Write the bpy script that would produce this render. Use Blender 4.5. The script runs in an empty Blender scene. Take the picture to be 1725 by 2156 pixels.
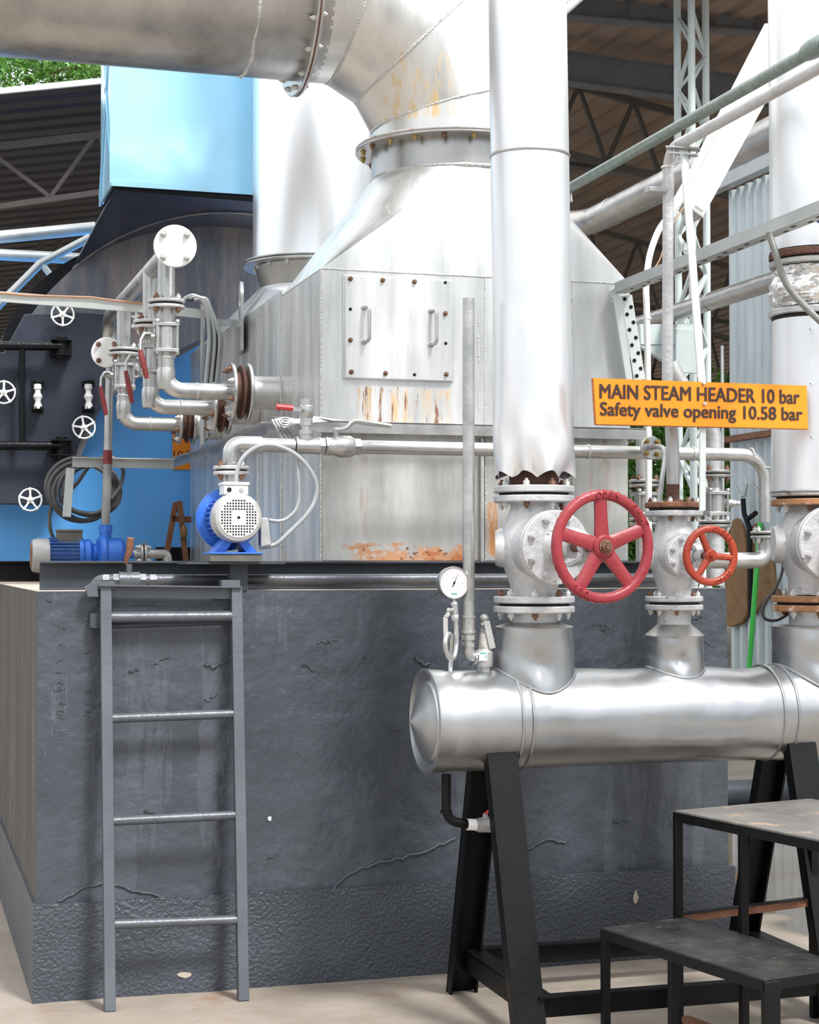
import bpy, bmesh, math, random
from mathutils import Vector, Matrix, noise
random.seed(7)
C = bpy.context.scene.collection
SC = bpy.context.scene
V = Vector
# ------------------------------------------------------------------ camera
IW, IH, FPX = 1725, 2156, 3600.0
YAW = math.radians(16.7); PIT = math.atan((1185-1078)/FPX)
CAM = V((-0.50, -6.43, 1.605))
cd = bpy.data.cameras.new('camera'); co = bpy.data.objects.new('camera', cd); C.objects.link(co)
cd.sensor_fit = 'HORIZONTAL'; cd.sensor_width = 36.0; cd.lens = FPX/IW*36.0; cd.clip_end = 500
co.location = CAM; co.rotation_euler = (math.pi/2+PIT, 0, -YAW); SC.camera = co
# ------------------------------------------------------------------ light
SC.view_settings.view_transform = 'Standard'; SC.view_settings.look = 'None'
SC.view_settings.gamma = 1; SC.view_settings.use_curve_mapping = False
SC.view_settings.exposure = 0.68
w = bpy.data.worlds.new('world'); SC.world = w; w.use_nodes = True
nt = w.node_tree; nt.nodes.clear()
wo = nt.nodes.new('ShaderNodeOutputWorld'); bg = nt.nodes.new('ShaderNodeBackground')
tc = nt.nodes.new('ShaderNodeTexCoord'); sx = nt.nodes.new('ShaderNodeSeparateXYZ')
rp = nt.nodes.new('ShaderNodeValToRGB'); nz = nt.nodes.new('ShaderNodeTexNoise'); nz.inputs['Scale'].default_value = 1.6
ad = nt.nodes.new('ShaderNodeMath'); ad.operation = 'MULTIPLY_ADD'; ad.inputs[1].default_value = 0.22
nt.links.new(tc.outputs['Generated'], sx.inputs[0]); nt.links.new(tc.outputs['Generated'], nz.inputs['Vector'])
nt.links.new(nz.outputs[0], ad.inputs[0]); nt.links.new(sx.outputs[2], ad.inputs[2])
nt.links.new(ad.outputs[0], rp.inputs[0]); nt.links.new(rp.outputs[0], bg.inputs[0]); nt.links.new(bg.outputs[0], wo.inputs[0])
cr = rp.color_ramp; cr.elements[0].position = 0.05; cr.elements[0].color = (0.20, 0.21, 0.20, 1)
cr.elements[1].position = 0.62; cr.elements[1].color = (1.0, 1.0, 1.0, 1)
e = cr.elements.new(0.24); e.color = (0.42, 0.45, 0.47, 1)
e = cr.elements.new(0.36); e.color = (0.86, 0.92, 1.0, 1)
bg.inputs[1].default_value = 1.22
sd = bpy.data.lights.new('sun', 'SUN'); so = bpy.data.objects.new('sun', sd); C.objects.link(so)
sd.energy = 3.0; sd.angle = math.radians(11); sd.color = (1.0, 0.985, 0.96)
so.rotation_euler = V((0.30, -0.72, 0.95)).to_track_quat('Z', 'Y').to_euler()

# ------------------------------------------------------------------ measuring: pixel of the photo -> point on a plane of the place
def ray(px, py):
    x = (px-IW/2)/FPX; y = (IH/2-py)/FPX
    f = math.cos(PIT)-y*math.sin(PIT); u = math.sin(PIT)+y*math.cos(PIT)
    return V((math.cos(YAW)*x+math.sin(YAW)*f, -math.sin(YAW)*x+math.cos(YAW)*f, u))
def PY(px, py, Y):
    d = ray(px, py); return CAM+d*((Y-CAM.y)/d.y)
def PX(px, py, X):
    d = ray(px, py); return CAM+d*((X-CAM.x)/d.x)
def PZ(px, py, Z):
    d = ray(px, py); return CAM+d*((Z-CAM.z)/d.z)

# ------------------------------------------------------------------ materials
def rgb(h):
    h = h.lstrip('#'); c = [int(h[i:i+2], 16)/255 for i in (0, 2, 4)]
    return tuple([(v/12.92 if v <= .04045 else ((v+.055)/1.055)**2.4) for v in c]+[1])
MT = {}
def mat(name, a, b=None, sc=3.0, metal=0.0, rough=0.5, rvar=0.0, bump=0.0, bsc=30.0, bdist=0.01, stretch=(1, 1, 1),
        speck=None, ssc=60.0, sth=0.62, streak=None, kth=0.6, ksc=(9, 9, .8), dents=0.0, dsc=4.0, gap=.12, aniso=None):
    """procedural: two base tones mixed by noise, optional specks, vertical streaks, fine bump and broad dents"""
    m = bpy.data.materials.new(name); m.use_nodes = True; t = m.node_tree; N = t.nodes; L = t.links
    p = N['Principled BSDF']; p.inputs['Metallic'].default_value = metal; p.inputs['Roughness'].default_value = rough
    g = N.new('ShaderNodeNewGeometry')
    mp = N.new('ShaderNodeMapping'); mp.inputs['Scale'].default_value = stretch; L.new(g.outputs['Position'], mp.inputs[0])
    n1 = N.new('ShaderNodeTexNoise'); n1.inputs['Scale'].default_value = sc; n1.inputs['Detail'].default_value = 6; n1.inputs['Roughness'].default_value = .62
    L.new(mp.outputs[0], n1.inputs['Vector'])
    mr = N.new('ShaderNodeMapRange'); mr.inputs[1].default_value = .33; mr.inputs[2].default_value = .67; L.new(n1.outputs[0], mr.inputs[0])
    mx = N.new('ShaderNodeMix'); mx.data_type = 'RGBA'; mx.inputs[6].default_value = rgb(a); mx.inputs[7].default_value = rgb(b or a)
    L.new(mr.outputs[0], mx.inputs[0]); col = mx.outputs[2]
    met = None
    def layer(col, vecscale, scale, th, colour, met, det=8):
        m2 = N.new('ShaderNodeMapping'); m2.inputs['Scale'].default_value = vecscale; L.new(g.outputs['Position'], m2.inputs[0])
        n2 = N.new('ShaderNodeTexNoise'); n2.inputs['Scale'].default_value = scale; n2.inputs['Detail'].default_value = det; n2.inputs['Roughness'].default_value = .7
        L.new(m2.outputs[0], n2.inputs['Vector'])
        r2 = N.new('ShaderNodeMapRange'); r2.inputs[1].default_value = th; r2.inputs[2].default_value = th+gap; L.new(n2.outputs[0], r2.inputs[0])
        x2 = N.new('ShaderNodeMix'); x2.data_type = 'RGBA'; L.new(r2.outputs[0], x2.inputs[0]); L.new(col, x2.inputs[6]); x2.inputs[7].default_value = rgb(colour)
        k = N.new('ShaderNodeMath'); k.operation = 'SUBTRACT'; k.inputs[0].default_value = 1; L.new(r2.outputs[0], k.inputs[1])
        if met is not None:
            q = N.new('ShaderNodeMath'); q.operation = 'MULTIPLY'; L.new(k.outputs[0], q.inputs[0]); L.new(met, q.inputs[1]); return x2.outputs[2], q.outputs[0]
        return x2.outputs[2], k.outputs[0]
    if streak: col, met = layer(col, ksc, 1.0, kth, streak, met)
    if speck: col, met = layer(col, (1, 1, 1), ssc, sth, speck, met)
    if met is not None and metal > 0:
        q = N.new('ShaderNodeMath'); q.operation = 'MULTIPLY'; L.new(met, q.inputs[0]); q.inputs[1].default_value = metal; L.new(q.outputs[0], p.inputs['Metallic'])
    L.new(col, p.inputs['Base Color'])
    if rvar:
        r = N.new('ShaderNodeMapRange'); r.inputs[1].default_value = .3; r.inputs[2].default_value = .7; r.inputs[3].default_value = max(.05, rough-rvar); r.inputs[4].default_value = min(1, rough+rvar)
        L.new(n1.outputs[0], r.inputs[0]); L.new(r.outputs[0], p.inputs['Roughness'])
    last = None
    if dents:
        n3 = N.new('ShaderNodeTexNoise'); n3.inputs['Scale'].default_value = dsc; n3.inputs['Detail'].default_value = 2; L.new(g.outputs['Position'], n3.inputs['Vector'])
        b1 = N.new('ShaderNodeBump'); b1.inputs['Strength'].default_value = 1; b1.inputs['Distance'].default_value = dents; L.new(n3.outputs[0], b1.inputs['Height']); last = b1
    if bump:
        n4 = N.new('ShaderNodeTexNoise'); n4.inputs['Scale'].default_value = bsc; n4.inputs['Detail'].default_value = 6; L.new(mp.outputs[0], n4.inputs['Vector'])
        b2 = N.new('ShaderNodeBump'); b2.inputs['Strength'].default_value = bump; b2.inputs['Distance'].default_value = bdist; L.new(n4.outputs[0], b2.inputs['Height'])
        if last: L.new(last.outputs[0], b2.inputs['Normal'])
        last = b2
    if last: L.new(last.outputs[0], p.inputs['Normal'])
    MT[name] = m; return m
mat('silver_paint', '#bdbdbc', '#d0d0cf', 6, metal=.7, rough=.4, rvar=.08, bump=.25, bsc=55, bdist=.004, speck='#5d5650', ssc=38, sth=.68)
mat('silver_pipe', '#a9a9a8', '#c2c2c1', 8, metal=.85, rough=.33, rvar=.08, bump=.2, bsc=60, bdist=.003, speck='#6b625a', ssc=28, sth=.70)
mat('silver_valve', '#b2b3b5', '#c8c9cb', 9, metal=.4, rough=.44, bump=.45, bsc=60, bdist=.006, speck='#45403c', ssc=60, sth=.635, gap=.03)
mat('flange_rust', '#a8774c', '#8f6a50', 14, metal=.15, rough=.7, bump=.6, bsc=60, bdist=.006, speck='#d0cac2', ssc=22, sth=.55)
mat('silver_rusty', '#adaba8', '#bdb9b3', 9, metal=.3, rough=.55, bump=.5, bsc=60, bdist=.006, speck='#6b4a36', ssc=20, sth=.54, gap=.12)
mat('casing', '#c3c5c4', '#dfe0e0', 1.3, metal=.74, rough=.38, rvar=.09, bump=.15, bsc=30, bdist=.004, stretch=(6, 6, .7), streak='#bdb3a2', kth=.64, ksc=(7, 7, .6), dents=.008, dsc=2.2, gap=.25)
mat('casing_rust', '#b9bbb8', '#d2d2cf', 1.6, metal=.75, rough=.42, rvar=.08, bump=.2, bsc=30, bdist=.004, stretch=(5, 5, .8), streak='#9c6a44', kth=.56, ksc=(9, 9, 1.2), dents=.01, gap=.2)
mat('duct', '#9a9998', '#b5b4b2', 1.2, metal=.93, rough=.33, rvar=.07, bump=.12, bsc=26, bdist=.004, stretch=(5, 5, .8), dents=.006, dsc=2)
mat('duct_elbow', '#c4c4c2', '#dcdbd8', 1.5, metal=.8, rough=.38, rvar=.08, bump=.12, bsc=26, bdist=.004, stretch=(5, 5, .8), streak='#c7a56a', kth=.63, ksc=(6, 6, .7), speck='#8a4a2c', ssc=10, sth=.73, dents=.01, dsc=2)
mat('weld', '#d8d8d6', '#b9b9b6', 40, metal=.6, rough=.4, bump=1, bsc=120, bdist=.008)
mat('aluminium', '#9fa1a4', '#b6b8ba', 2.5, metal=.95, rough=.33, rvar=.07, dents=.014, dsc=3.2, bump=.06, bsc=20, bdist=.003)
mat('aluminium_smooth', '#d9dbde', '#ebecee', 1.5, metal=.72, rough=.36, rvar=.06, dents=.005, dsc=2.4, stretch=(4, 4, .5))
mat('stack_white', '#e6e9ee', '#f2f4f6', 1.5, metal=.8, rough=.28, stretch=(4, 4, .5))
mat('aluminium_old', '#a9a8a6', '#c3c2c0', 2.5, metal=.9, rough=.38, dents=.02, dsc=4)
mat('foil', '#e4e4e4', '#d4d4d2', 8, metal=.95, rough=.3, dents=.02, dsc=20, bump=.5, bsc=30, bdist=.008)
mat('galvanised', '#a7abab', '#bcc0c0', 5, metal=.7, rough=.45, rvar=.08, bump=.1)
mat('galvanised_light', '#c3cac9', '#d0d6d4', 5, metal=.25, rough=.5)
mat('grey_steel', '#51565d', '#5b6067', 5, metal=.1, rough=.42, rvar=.06, bump=.12, bsc=50, speck='#8a7a6a', ssc=30, sth=.75)
mat('grey_steel_dark', '#3d4147', '#4a4e55', 4, metal=.1, rough=.45, bump=.1, speck='#8b8e90', ssc=50, sth=.74)
mat('grey_rung', '#4a4e54', '#5c6066', 9, metal=.25, rough=.38, bump=.2, bsc=60, speck='#a9abad', ssc=30, sth=.70)
mat('black_steel', '#060708', '#0c0d0f', 6, metal=.0, rough=.45, rvar=.08, bump=.08, bsc=60, speck='#3d3f43', ssc=90, sth=.73)
mat('black_gloss', '#0d0e11', '#15171b', 6, metal=.1, rough=.22, bump=.15, bsc=40)
mat('boiler_black_sheen', '#5a5e6a', '#6b6e78', 2, metal=.45, rough=.33, rvar=.08, bump=.12, bsc=30, stretch=(3, 3, .8), streak='#a5968b', kth=.47, ksc=(4, 4, .6), gap=.3)  # pale brown streaks and lifted greys paint in a sky sheen
mat('uptake_black', '#3d4253', '#4d5264', 2, metal=.5, rough=.32, rvar=.08, bump=.1, bsc=30)
mat('boiler_door_black', '#2c313d', '#3a3f4c', 2, metal=.45, rough=.4, bump=.12, bsc=40, speck='#5f5a56', ssc=14, sth=.68)
mat('boiler_blue', '#52aaf8', '#66b4fa', 1.2, metal=.05, rough=.35, bump=.03, bsc=8)
mat('sky_blue_sheet', '#97d2f2', '#a9dbf5', .7, metal=.35, rough=.16, dents=.03, dsc=1.2)
mat('pump_blue', '#2560c0', '#3371cf', 12, metal=.1, rough=.42, bump=.3, bsc=80)
mat('dusty_blue', '#2758a8', '#4a6d9d', 12, metal=.1, rough=.5, bump=.3, bsc=80)
mat('aluminium_motor', '#a3a4a4', '#b5b5b3', 10, metal=.35, rough=.45, bump=.2)
mat('rusty', '#6a4536', '#8a6048', 14, metal=.1, rough=.8, bump=.6, bsc=70)
mat('rust_dark', '#4a3028', '#5f4236', 14, metal=.2, rough=.75, bump=.6, bsc=70)
mat('rust_bolt', '#6a4a3b', '#83654f', 20, metal=.3, rough=.65, bump=.4, bsc=90)
mat('bolt_brass', '#b9a46a', '#a58a56', 20, metal=.8, rough=.4)
mat('bolt_silver', '#cfcfcd', '#bbbab6', 20, metal=.5, rough=.4, bump=.2, bsc=90, speck='#7c6450', ssc=60, sth=.68)
mat('gasket', '#1d1c1b', '#2b2826', 20, rough=.85)
mat('hole_dark', '#0c0c0c', None, 5, rough=.9)
mat('red_wheel', '#84232c', '#902f37', 6, rough=.36, rvar=.08, bump=.35, bsc=45, bdist=.006, speck='#2c456e', ssc=22, sth=.74)
mat('orange_wheel', '#8e2d19', '#9a3a20', 6, rough=.34, bump=.3, bsc=45, speck='#c9b9aa', ssc=40, sth=.78)
mat('red_paint', '#7c2426', '#6a2022', 9, rough=.45, bump=.3, bsc=60)
mat('red_plastic', '#a8262c', '#c02a30', 9, rough=.4)
mat('white_paint', '#dcdedd', '#e8e9e8', 6, metal=.1, rough=.4, speck='#6a6058', ssc=40, sth=.7)
mat('white_enamel', '#eeeeec', None, 5, rough=.35)
mat('dial_white', '#eef0f2', None, 5, rough=.25)
mat('dial_red', '#b8403a', None, 5, rough=.5)
mat('dial_teal', '#3d9a90', None, 5, rough=.5)
mat('ink', '#35231c', None, 5, rough=.5)
mat('ink_blue', '#2b7ea2', None, 5, rough=.5)
mat('sign_orange', '#e8860f', '#ee8c14', 3, rough=.4)
mat('sign_edge', '#9a4f28', '#c07a50', 20, rough=.7)
mat('plinth_paint', '#373c44', '#464b53', 1.8, metal=0, rough=.34, rvar=.14, bump=.9, bsc=11, bdist=.016, speck='#8b8883', ssc=34, sth=.715, gap=.015, streak='#4a4f57', kth=.56, ksc=(5, 5, .6))
mat('footing_paint', '#363b42', '#424750', 3, rough=.36, rvar=.12, bump=.7, bsc=75, bdist=.014, speck='#7b7e82', ssc=110, sth=.72, gap=.04)
mat('raw_concrete', '#3e3c39', '#5a5650', 2, rough=.75, bump=.8, bsc=22, bdist=.02, stretch=(4, 4, .35), streak='#77624e', kth=.58, ksc=(8, 8, .8))
mat('dusty_top', '#a79c90', '#c0b3a5', 4, rough=.9, bump=.3, bsc=30)
mat('plate_dirty', '#7f7c78', '#5d5a58', 5, metal=.1, rough=.42, rvar=.1, bump=.3, bsc=40, speck='#a08873', ssc=7, sth=.56, streak='#3c3c3e', kth=.6, ksc=(30, 30, 1), gap=.1)
mat('plate_dark', '#1d1e20', '#3d3b39', 5, metal=.1, rough=.4, rvar=.1, bump=.3, bsc=40, speck='#8c8172', ssc=14, sth=.62, streak='#57534e', kth=.58, ksc=(12, 30, 1), gap=.12)
mat('roof_sheet', '#7d6c5f', '#6a5b50', 1.0, rough=.7)
mat('roof_dark', '#1a191d', '#222126', 1.0, rough=.7)
mat('purlin', '#505154', '#5e5f61', 3, rough=.6, speck='#3b2d2d', ssc=1.2, sth=.56)
mat('truss', '#3b3734', '#47423e', 3, rough=.6)
mat('truss_brown', '#3f3835', '#4a413b', 3, rough=.6)
mat('tower_paint', '#b5c0bf', '#c2cbc9', 4, rough=.5, metal=.1)
mat('corrugated', '#b2bcc0', '#c8d0d2', 2, metal=.4, rough=.45, stretch=(4, 4, .6), streak='#85827c', kth=.64, ksc=(6, 6, .5))
mat('green_pipe', '#6d7b76', '#87938e', 26, metal=.25, rough=.45, speck='#3e4844', ssc=40, sth=.6)
mat('jute', '#8d6d49', '#755a3c', 7, rough=.9, bump=.7, bsc=160)
mat('black_trim', '#1b1b1d', None, 5, rough=.7)
mat('green_plastic', '#3cb043', '#45b84c', 5, rough=.35)
mat('cable_grey', '#9a9d9f', '#aaadaf', 9, metal=.35, rough=.35)
mat('cable_dark', '#39393b', '#4d4c4b', 9, rough=.42)
mat('conduit', '#8f918f', '#7d7f7d', 9, metal=.3, rough=.45)
mat('copper_wire', '#b98d6f', None, 5, rough=.5)
mat('plastic_dusty', '#4c4b46', '#65625b', 9, rough=.75)
mat('navy', '#17356e', None, 5, rough=.5)
mat('leaf', '#4f8a35', '#86b85a', 3, rough=.5)
mat('leaf_dark', '#2d5a25', '#5a8f3c', 3, rough=.5)
mat('bark', '#5b4a3a', None, 8, rough=.9)
mat('tape_white', '#ececea', None, 8, rough=.6, bump=.4, bsc=60)
for k_ in ('black_steel', 'black_gloss', 'black_trim', 'grey_steel_dark'): MT[k_].node_tree.nodes['Principled BSDF'].inputs['Specular IOR Level'].default_value = .22
def floor_mat():
    m = mat('floor_concrete', '#9d9389', '#83796e', 1.6, rough=.72, bump=.35, bsc=22, bdist=.01, speck='#86644a', ssc=2.2, sth=.58, gap=.2, streak='#6c655e', kth=.57, ksc=(1.1, 3.5, 1))
    t = m.node_tree; N = t.nodes; L = t.links; p = N['Principled BSDF']
    g = N.new('ShaderNodeNewGeometry'); mp = N.new('ShaderNodeMapping'); mp.inputs['Location'].default_value = (-4.35, -1.9, 0); L.new(g.outputs['Position'], mp.inputs[0])
    sc = N.new('ShaderNodeVectorMath'); sc.operation = 'MULTIPLY'; sc.inputs[1].default_value = (.62, .5, 1); L.new(mp.outputs[0], sc.inputs[0])
    ln = N.new('ShaderNodeVectorMath'); ln.operation = 'LENGTH'; L.new(sc.outputs[0], ln.inputs[0])
    n = N.new('ShaderNodeTexNoise'); n.inputs['Scale'].default_value = 1.3; L.new(g.outputs['Position'], n.inputs['Vector'])
    a = N.new('ShaderNodeMath'); a.operation = 'MULTIPLY_ADD'; a.inputs[1].default_value = 1.6; L.new(n.outputs[0], a.inputs[0]); L.new(ln.outputs['Value'], a.inputs[2])
    r = N.new('ShaderNodeMapRange'); r.inputs[1].default_value = 1.75; r.inputs[2].default_value = 1.82; L.new(a.outputs[0], r.inputs[0])
    r.inputs[3].default_value = .03; r.inputs[4].default_value = .72; L.new(r.outputs[0], p.inputs['Roughness'])
    # wet concrete is darker and its bump is drowned
    w2 = N.new('ShaderNodeMapRange'); w2.inputs[1].default_value = 1.75; w2.inputs[2].default_value = 1.9; w2.inputs[3].default_value = .5; w2.inputs[4].default_value = 1; L.new(a.outputs[0], w2.inputs[0])
    src = p.inputs['Base Color'].links[0].from_socket; mu = N.new('ShaderNodeMix'); mu.data_type = 'RGBA'; mu.blend_type = 'MULTIPLY'; mu.inputs[0].default_value = 1
    cb = N.new('ShaderNodeCombineColor'); [L.new(w2.outputs[0], cb.inputs[i]) for i in range(3)]
    L.new(src, mu.inputs[6]); L.new(cb.outputs[0], mu.inputs[7]); L.new(mu.outputs[2], p.inputs['Base Color'])
    b = p.inputs['Normal'].links[0].from_node; w3 = N.new('ShaderNodeMapRange'); w3.inputs[1].default_value = 1.75; w3.inputs[2].default_value = 1.85; w3.inputs[4].default_value = .35; L.new(a.outputs[0], w3.inputs[0]); L.new(w3.outputs[0], b.inputs['Strength'])
floor_mat()

def stain(name, lo, hi, colour, vec, th, soft=.15, gap=.1, seed=0.0):
    """rust stain with its own outline inside the world box lo..hi, broken up by stretched noise"""
    m = MT[name]; t = m.node_tree; N = t.nodes; L = t.links; p = N['Principled BSDF']; g = N.new('ShaderNodeNewGeometry'); s = N.new('ShaderNodeSeparateXYZ'); L.new(g.outputs['Position'], s.inputs[0]); cur = None
    for i in (0, 2):
        sz = (hi[i]-lo[i]); f = sz*soft
        for a_, b_ in ((lo[i]-f, lo[i]+f), (hi[i]+f, hi[i]-f)):
            r = N.new('ShaderNodeMapRange'); r.inputs[1].default_value = a_; r.inputs[2].default_value = b_; L.new(s.outputs[i], r.inputs[0])
            if cur is None: cur = r.outputs[0]
            else: q = N.new('ShaderNodeMath'); q.operation = 'MULTIPLY'; L.new(cur, q.inputs[0]); L.new(r.outputs[0], q.inputs[1]); cur = q.outputs[0]
    mp = N.new('ShaderNodeMapping'); mp.inputs['Scale'].default_value = vec; mp.inputs['Location'].default_value = (seed, seed, seed); L.new(g.outputs['Position'], mp.inputs[0])
    n = N.new('ShaderNodeTexNoise'); n.inputs['Scale'].default_value = 1; n.inputs['Detail'].default_value = 8; n.inputs['Roughness'].default_value = .68; L.new(mp.outputs[0], n.inputs['Vector'])
    ad = N.new('ShaderNodeMath'); ad.operation = 'MULTIPLY'; L.new(n.outputs[0], ad.inputs[0]); L.new(cur, ad.inputs[1])
    r = N.new('ShaderNodeMapRange'); r.inputs[1].default_value = th; r.inputs[2].default_value = th+gap; L.new(ad.outputs[0], r.inputs[0])
    x = N.new('ShaderNodeMix'); x.data_type = 'RGBA'; L.new(r.outputs[0], x.inputs[0]); L.new(p.inputs['Base Color'].links[0].from_socket, x.inputs[6]); x.inputs[7].default_value = rgb(colour); L.new(x.outputs[2], p.inputs['Base Color'])
    k = N.new('ShaderNodeMath'); k.operation = 'SUBTRACT'; k.inputs[0].default_value = 1; L.new(r.outputs[0], k.inputs[1])
    q = N.new('ShaderNodeMath'); q.operation = 'MULTIPLY'; L.new(k.outputs[0], q.inputs[0])
    if p.inputs['Metallic'].links: L.new(p.inputs['Metallic'].links[0].from_socket, q.inputs[1])
    else: q.inputs[1].default_value = p.inputs['Metallic'].default_value
    L.new(q.outputs[0], p.inputs['Metallic'])
stain('casing', (1.24, 0, 2.16), (1.80, 0, 2.35), '#c2a988', (26, 26, 3), .46, gap=.12)
stain('casing', (1.26, 0, 2.15), (1.78, 0, 2.36), '#7c5440', (38, 38, 5), .53, gap=.06, seed=3)
stain('casing', (1.40, 0, 2.9), (1.75, 0, 3.15), '#c9b492', (20, 20, 2), .55, gap=.1, seed=5)
stain('casing_rust', (1.22, 0, 1.58), (1.86, 0, 1.70), '#c08f6a', (9, 9, 14), .42, gap=.08, seed=1)
stain('casing_rust', (1.55, 0, 1.58), (1.86, 0, 1.66), '#b5714a', (14, 14, 24), .47, gap=.05, seed=2)
stain('casing_rust', (1.22, 0, 1.60), (1.86, 0, 1.69), '#6b3d2c', (30, 30, 50), .60, gap=.02, seed=4)
stain('casing_rust', (1.86, 0, 1.6), (1.93, 0, 1.9), '#b98250', (14, 14, 2), .42, gap=.1, seed=6)
stain('duct_elbow', (1.42, 0, 3.45), (1.80, 0, 3.80), '#c9b083', (26, 26, 2.2), .50, gap=.12, seed=2)
stain('raw_concrete', (-1, 0, -1), (1, 0, 2), '#4b4a47', (3, 3, .5), .5, gap=.15, seed=2)

# ------------------------------------------------------------------ mesh helpers
def basis(ax):
    ax = V(ax).normalized(); u = ax.orthogonal().normalized()
    if abs(ax.z) < .9: u = V((0, 0, 1)).cross(ax).normalized()
    else: u = V((1, 0, 0)) if abs(ax.x) < .9 else V((0, 1, 0)); u = (u-ax*u.dot(ax)).normalized()
    return ax, u, ax.cross(u).normalized()
def fillet(pts, r, n=8):
    pts = [V(p) for p in pts]; out = [pts[0]]
    for i in range(1, len(pts)-1):
        a, b, c = pts[i-1], pts[i], pts[i+1]; d1 = (a-b); d2 = (c-b); l1 = d1.length; l2 = d2.length; d1.normalize(); d2.normalize()
        ang = d1.angle(d2)
        if ang > math.pi-.02: out.append(b); continue
        t = min(r/math.tan(ang/2), l1*.49, l2*.49); rr = t*math.tan(ang/2)
        bis = (d1+d2).normalized(); cc = b+bis*(rr/math.sin(ang/2)); s = b+d1*t-cc; e_ = b+d2*t-cc
        th = s.angle(e_); axr = s.cross(e_).normalized()
        for k in range(n+1): out.append(cc+Matrix.Rotation(th*k/n, 3, axr) @ s)
    out.append(pts[-1]); return out
class MB:
    def __init__(s): s.v = []; s.f = []; s.mi = []; s.cur = 0
    def add(s, vs, fs):
        o = len(s.v); s.v += [V(x) for x in vs]; s.f += [tuple(i+o for i in f) for f in fs]; s.mi += [s.cur]*len(fs); return s
    def lathe(s, o, ax, prof, n=32, cap=True):
        ax, u, w_ = basis(ax); o = V(o); vs = []; fs = []
        for t, r in prof:
            for k in range(n):
                a = 2*math.pi*k/n; vs.append(o+ax*t+(u*math.cos(a)+w_*math.sin(a))*max(r, 1e-4))
        for i in range(len(prof)-1):
            for k in range(n):
                k2 = (k+1) % n; fs.append((i*n+k, i*n+k2, (i+1)*n+k2, (i+1)*n+k))
        if cap: fs.append(tuple(range(n))[::-1]); fs.append(tuple((len(prof)-1)*n+k for k in range(n)))
        return s.add(vs, fs)
    def cyl(s, a, b, r, r2=None, n=24, cap=True):
        a = V(a); b = V(b); return s.lathe(a, b-a, [(0, r), ((b-a).length, r if r2 is None else r2)], n, cap)
    def disc(s, c, ax, R, t, n=40, bev=.004):
        b = min(bev, t*.3); return s.lathe(V(c)-V(ax).normalized()*t/2, ax, [(0, R-b), (b, R), (t-b, R), (t, R-b)], n)
    def ring(s, c, ax, R, Ri, t, n=40):
        return s.lathe(V(c)-V(ax).normalized()*t/2, ax, [(0, Ri), (0, R), (t, R), (t, Ri), (0, Ri)], n, False)
    def box(s, a, b):
        x0, y0, z0 = [min(a[i], b[i]) for i in range(3)]; x1, y1, z1 = [max(a[i], b[i]) for i in range(3)]
        return s.add([(x0, y0, z0), (x1, y0, z0), (x1, y1, z0), (x0, y1, z0), (x0, y0, z1), (x1, y0, z1), (x1, y1, z1), (x0, y1, z1)],
                     [(0, 3, 2, 1), (4, 5, 6, 7), (0, 1, 5, 4), (1, 2, 6, 5), (2, 3, 7, 6), (3, 0, 4, 7)])
    def bar(s, a, b, w_, h, up=(0, 0, 1)):
        """rectangular bar from a to b; w_ across, h along up"""
        a = V(a); b = V(b); d = (b-a).normalized(); u = V(up); u = (u-d*u.dot(d)).normalized(); r = d.cross(u)
        c = [(-1, -1), (1, -1), (1, 1), (-1, 1)]
        vs = [p+r*(x*w_/2)+u*(y*h/2) for p in (a, b) for x, y in c]
        return s.add(vs, [(0, 1, 2, 3)[::-1], (4, 5, 6, 7), (0, 1, 5, 4), (1, 2, 6, 5), (2, 3, 7, 6), (3, 0, 4, 7)])
    def angle(s, a, b, w_, h, t, up=(0, 0, 1), side=1, vert=1):
        """L section: flange across at the top (or bottom) and a web"""
        a = V(a); b = V(b); d = (b-a).normalized(); u = V(up); u = (u-d*u.dot(d)).normalized(); r = d.cross(u)*side
        s.bar(a+r*w_/2, b+r*w_/2, w_, t, u)
        return s.bar(a+r*t/2-u*vert*(h/2), b+r*t/2-u*vert*(h/2), t, h, u)
    def tube(s, pts, r, n=16, cap=True, rf=None):
        pts = [V(p) for p in pts]; vs = []; fs = []; m = len(pts)
        T = []
        for i in range(m):
            t = (pts[min(i+1, m-1)]-pts[max(i-1, 0)]); T.append(t.normalized())
        _, u, _w = basis(T[0])
        for i in range(m):
            if i: 
                q = T[i-1].rotation_difference(T[i]); u = q @ u
            u = (u-T[i]*u.dot(T[i])).normalized(); w_ = T[i].cross(u); rr = rf(i, m) if rf else r
            for k in range(n):
                a = 2*math.pi*k/n; vs.append(pts[i]+(u*math.cos(a)+w_*math.sin(a))*rr)
        for i in range(m-1):
            for k in range(n):
                k2 = (k+1) % n; fs.append((i*n+k, i*n+k2, (i+1)*n+k2, (i+1)*n+k))
        if cap: fs.append(tuple(range(n))[::-1]); fs.append(tuple((m-1)*n+k for k in range(n)))
        return s.add(vs, fs)
    def torus(s, c, ax, R, r, n=48, k=12, a0=0, a1=2*math.pi, sq=1.0):
        ax, u, w_ = basis(ax); full = abs(a1-a0-2*math.pi) < 1e-6; vs = []; fs = []; m = n if full else n+1
        for i in range(m):
            a = a0+(a1-a0)*i/n; d = u*math.cos(a)+w_*math.sin(a)
            for j in range(k):
                b = 2*math.pi*j/k; vs.append(V(c)+d*(R+r*math.cos(b))+ax*(r*sq*math.sin(b)))
        for i in range(n):
            i2 = (i+1) % m
            for j in range(k):
                j2 = (j+1) % k; fs.append((i*k+j, i2*k+j, i2*k+j2, i*k+j2))
        return s.add(vs, fs)
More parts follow.
